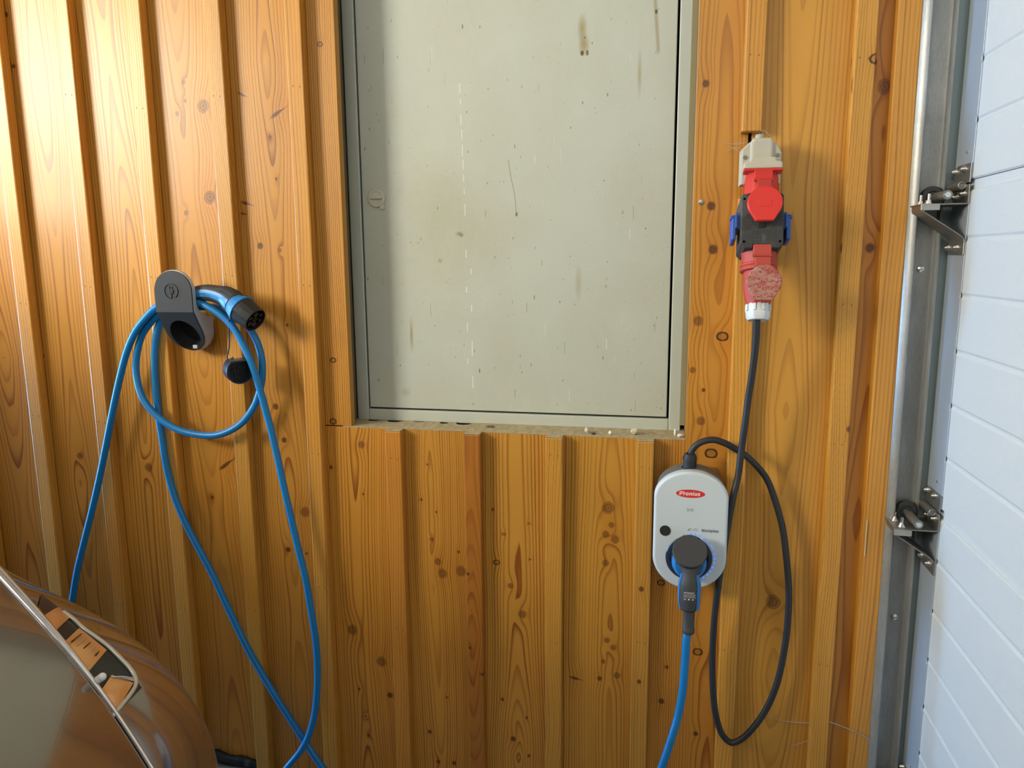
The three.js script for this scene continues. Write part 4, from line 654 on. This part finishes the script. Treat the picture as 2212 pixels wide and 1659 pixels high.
  const tyre = lathe([[0.19, -0.09], [0.29, -0.1], [0.315, -0.085], [0.32, -0.05], [0.32, 0.05], [0.315, 0.085], [0.29, 0.1], [0.19, 0.09]], 48).rotateX(Math.PI / 2), rim = lathe([[0, 0.06], [0.06, 0.07], [0.15, 0.05], [0.185, 0.09], [0.2, 0.09], [0.2, -0.09], [0, -0.09]], 40).rotateX(Math.PI / 2);
  for (const [wx, wz, e] of [[-1.32, 0.80, -1], [-1.32, 2.2, 1], [-3.75, 0.74, -1], [-3.75, 2.26, 1]]) { const w = sub('wheel', car, [wx, 0.301, wz], [0, e < 0 ? Math.PI : 0, 0]); mesh('tyre', tyre, std(0.02, 0.02, 0.02, 0.85), w); mesh('rim', rim, std(0.55, 0.55, 0.55, 0.35, 0.9), w); }
  // headlamp set into the wing along the bonnet edge
  const off = (u, v, d) => { const p = wing(u, v), e = 0.004, a = wing(u + e, v).sub(p), b = wing(u, v + e).sub(p), n = a.cross(b).normalize(); if (n.y < 0) n.negate(); return p.addScaledVector(n, d); };
  const quad = (a, b, c2, d2, h, n = 10) => patch((s, t) => off(a[0] * (1 - s) * (1 - t) + b[0] * s * (1 - t) + c2[0] * s * t + d2[0] * (1 - s) * t, a[1] * (1 - s) * (1 - t) + b[1] * s * (1 - t) + c2[1] * s * t + d2[1] * (1 - s) * t, h + 0.004 * Math.sin(s * Math.PI) * Math.sin(t * Math.PI)), 0, 1, 0, 1, n, n);
  const lamp = sub('headlamp', car);
  const amber = std(0.80, 0.40, 0.14, 0.28, 0.35), chrome = std(0.8, 0.8, 0.78, 0.12, 1), dark = std(0.03, 0.028, 0.025, 0.25, 0.3), silver = std(0.62, 0.6, 0.52, 0.35, 0.6);
  mesh('lamp_bowl', patch((s, t) => off(0.27 + 0.325 * s, t * (0.46 - 0.06 * s), 0.0015), 0, 1, 0, 1, 30, 12), dark, lamp);
  mesh('reflector', quad([0.285, -0.02], [0.335, -0.02], [0.36, 0.42], [0.32, 0.40], 0.004), amber, lamp);
  mesh('reflector', quad([0.37, -0.03], [0.468, -0.03], [0.475, 0.38], [0.39, 0.34], 0.004), amber, lamp);
  mesh('reflector', quad([0.525, -0.05], [0.59, -0.05], [0.572, 0.34], [0.52, 0.20], 0.004), amber, lamp);
  mesh('reflector_rim', quad([0.519, 0.17], [0.526, 0.18], [0.572, 0.35], [0.564, 0.375], 0.0055, 6), silver, lamp);
  for (let k = 0; k < 5; k++) mesh('rib', quad([0.385 + k * 0.018, 0.06 + 0.03 * k], [0.389 + k * 0.018, 0.06 + 0.03 * k], [0.402 + k * 0.015, 0.26], [0.399 + k * 0.015, 0.26], 0.0075, 4), k % 2 ? silver : dark, lamp);
  mesh('bulb', merge([at(new THREE.CapsuleGeometry(0.006, 0.022, 6, 14), ...off(0.5, 0.03, 0.008).toArray(), 0.3, 0, -0.9)]), std(0.85, 0.85, 0.85, 0.3), lamp);
  const trim = [[0.335, 0.38], [0.365, 0.40], [0.40, 0.385], [0.435, 0.41], [0.47, 0.433], [0.51, 0.433], [0.55, 0.425], [0.57, 0.39], [0.58, 0.333], [0.586, 0.2], [0.588, 0.083], [0.59, -0.05]].map(([u, v]) => off(u, v, 0.004));
  mesh('lamp_trim', tube(trim, 0.0036, 90, 10), silver, lamp);
  // the other side of the car is its mirror image about z = 1.5
  for (const name of ['front_wing', 'headlamp', 'bonnet_edge_trim']) { const m = car.children.find((o) => o.name === name).clone(); m.scale.z = -1; m.position.z = 3; car.add(m); }
}

// ------------------------------------------------------------------ cobweb threads and a straw
{
  const web = std(0.34, 0.32, 0.27, 0.95);
  const w = thing('cobweb', 'dusty cobweb threads strung low between the last battens and the steel track', 'cobweb', [0, 0, 0]);
  const th = (pts, r, n = 24) => tube(pts, r, n, 6);
  mesh('thread', th([[0.2750, 0.304, 0.004], [0.31, 0.306, 0.014], [0.3655, 0.318, 0.029]], 0.0007), web, w);
  mesh('thread', th([[0.4040, 0.326, 0.029], [0.43, 0.320, 0.031], [0.462, 0.310, 0.033], [0.492, 0.298, 0.036]], 0.0012), web, w);
  mesh('thread', th([[0.322, 0.232, 0.003], [0.343, 0.25, 0.012], [0.3655, 0.275, 0.029]], 0.0006), web, w);
  const w2 = thing('cobweb', 'small grey cobweb tuft between the cut batten and the dusty grey socket', 'cobweb', [0, 0, 0]);
  for (const p of [[[0.172, 1.630, 0.075], [0.178, 1.640, 0.05], [0.184, 1.649, 0.03]], [[0.205, 1.629, 0.075], [0.197, 1.643, 0.05], [0.188, 1.649, 0.03]], [[0.150, 1.598, 0.055], [0.142, 1.612, 0.03], [0.128, 1.622, 0.002]], [[0.160, 1.622, 0.05], [0.146, 1.624, 0.025], [0.121, 1.628, 0.002]], [[0.148, 1.612, 0.05], [0.138, 1.617, 0.02], [0.125, 1.612, 0.001]], [[0.180, 1.634, 0.07], [0.188, 1.645, 0.045], [0.197, 1.649, 0.028]]]) mesh('thread', th(p, 0.00035), web, w2);
  const st = mesh('straw', tube([[0.4527, 0.818, 0.0296], [0.4522, 0.778, 0.0302], [0.4527, 0.735, 0.0296]], 0.0013, 20, 8), std(0.62, 0.52, 0.28, 0.7), scene);
  st.userData = { label: 'thin pale straw standing upright against the last batten', category: 'straw' };
}

renderer.render(scene, camera);
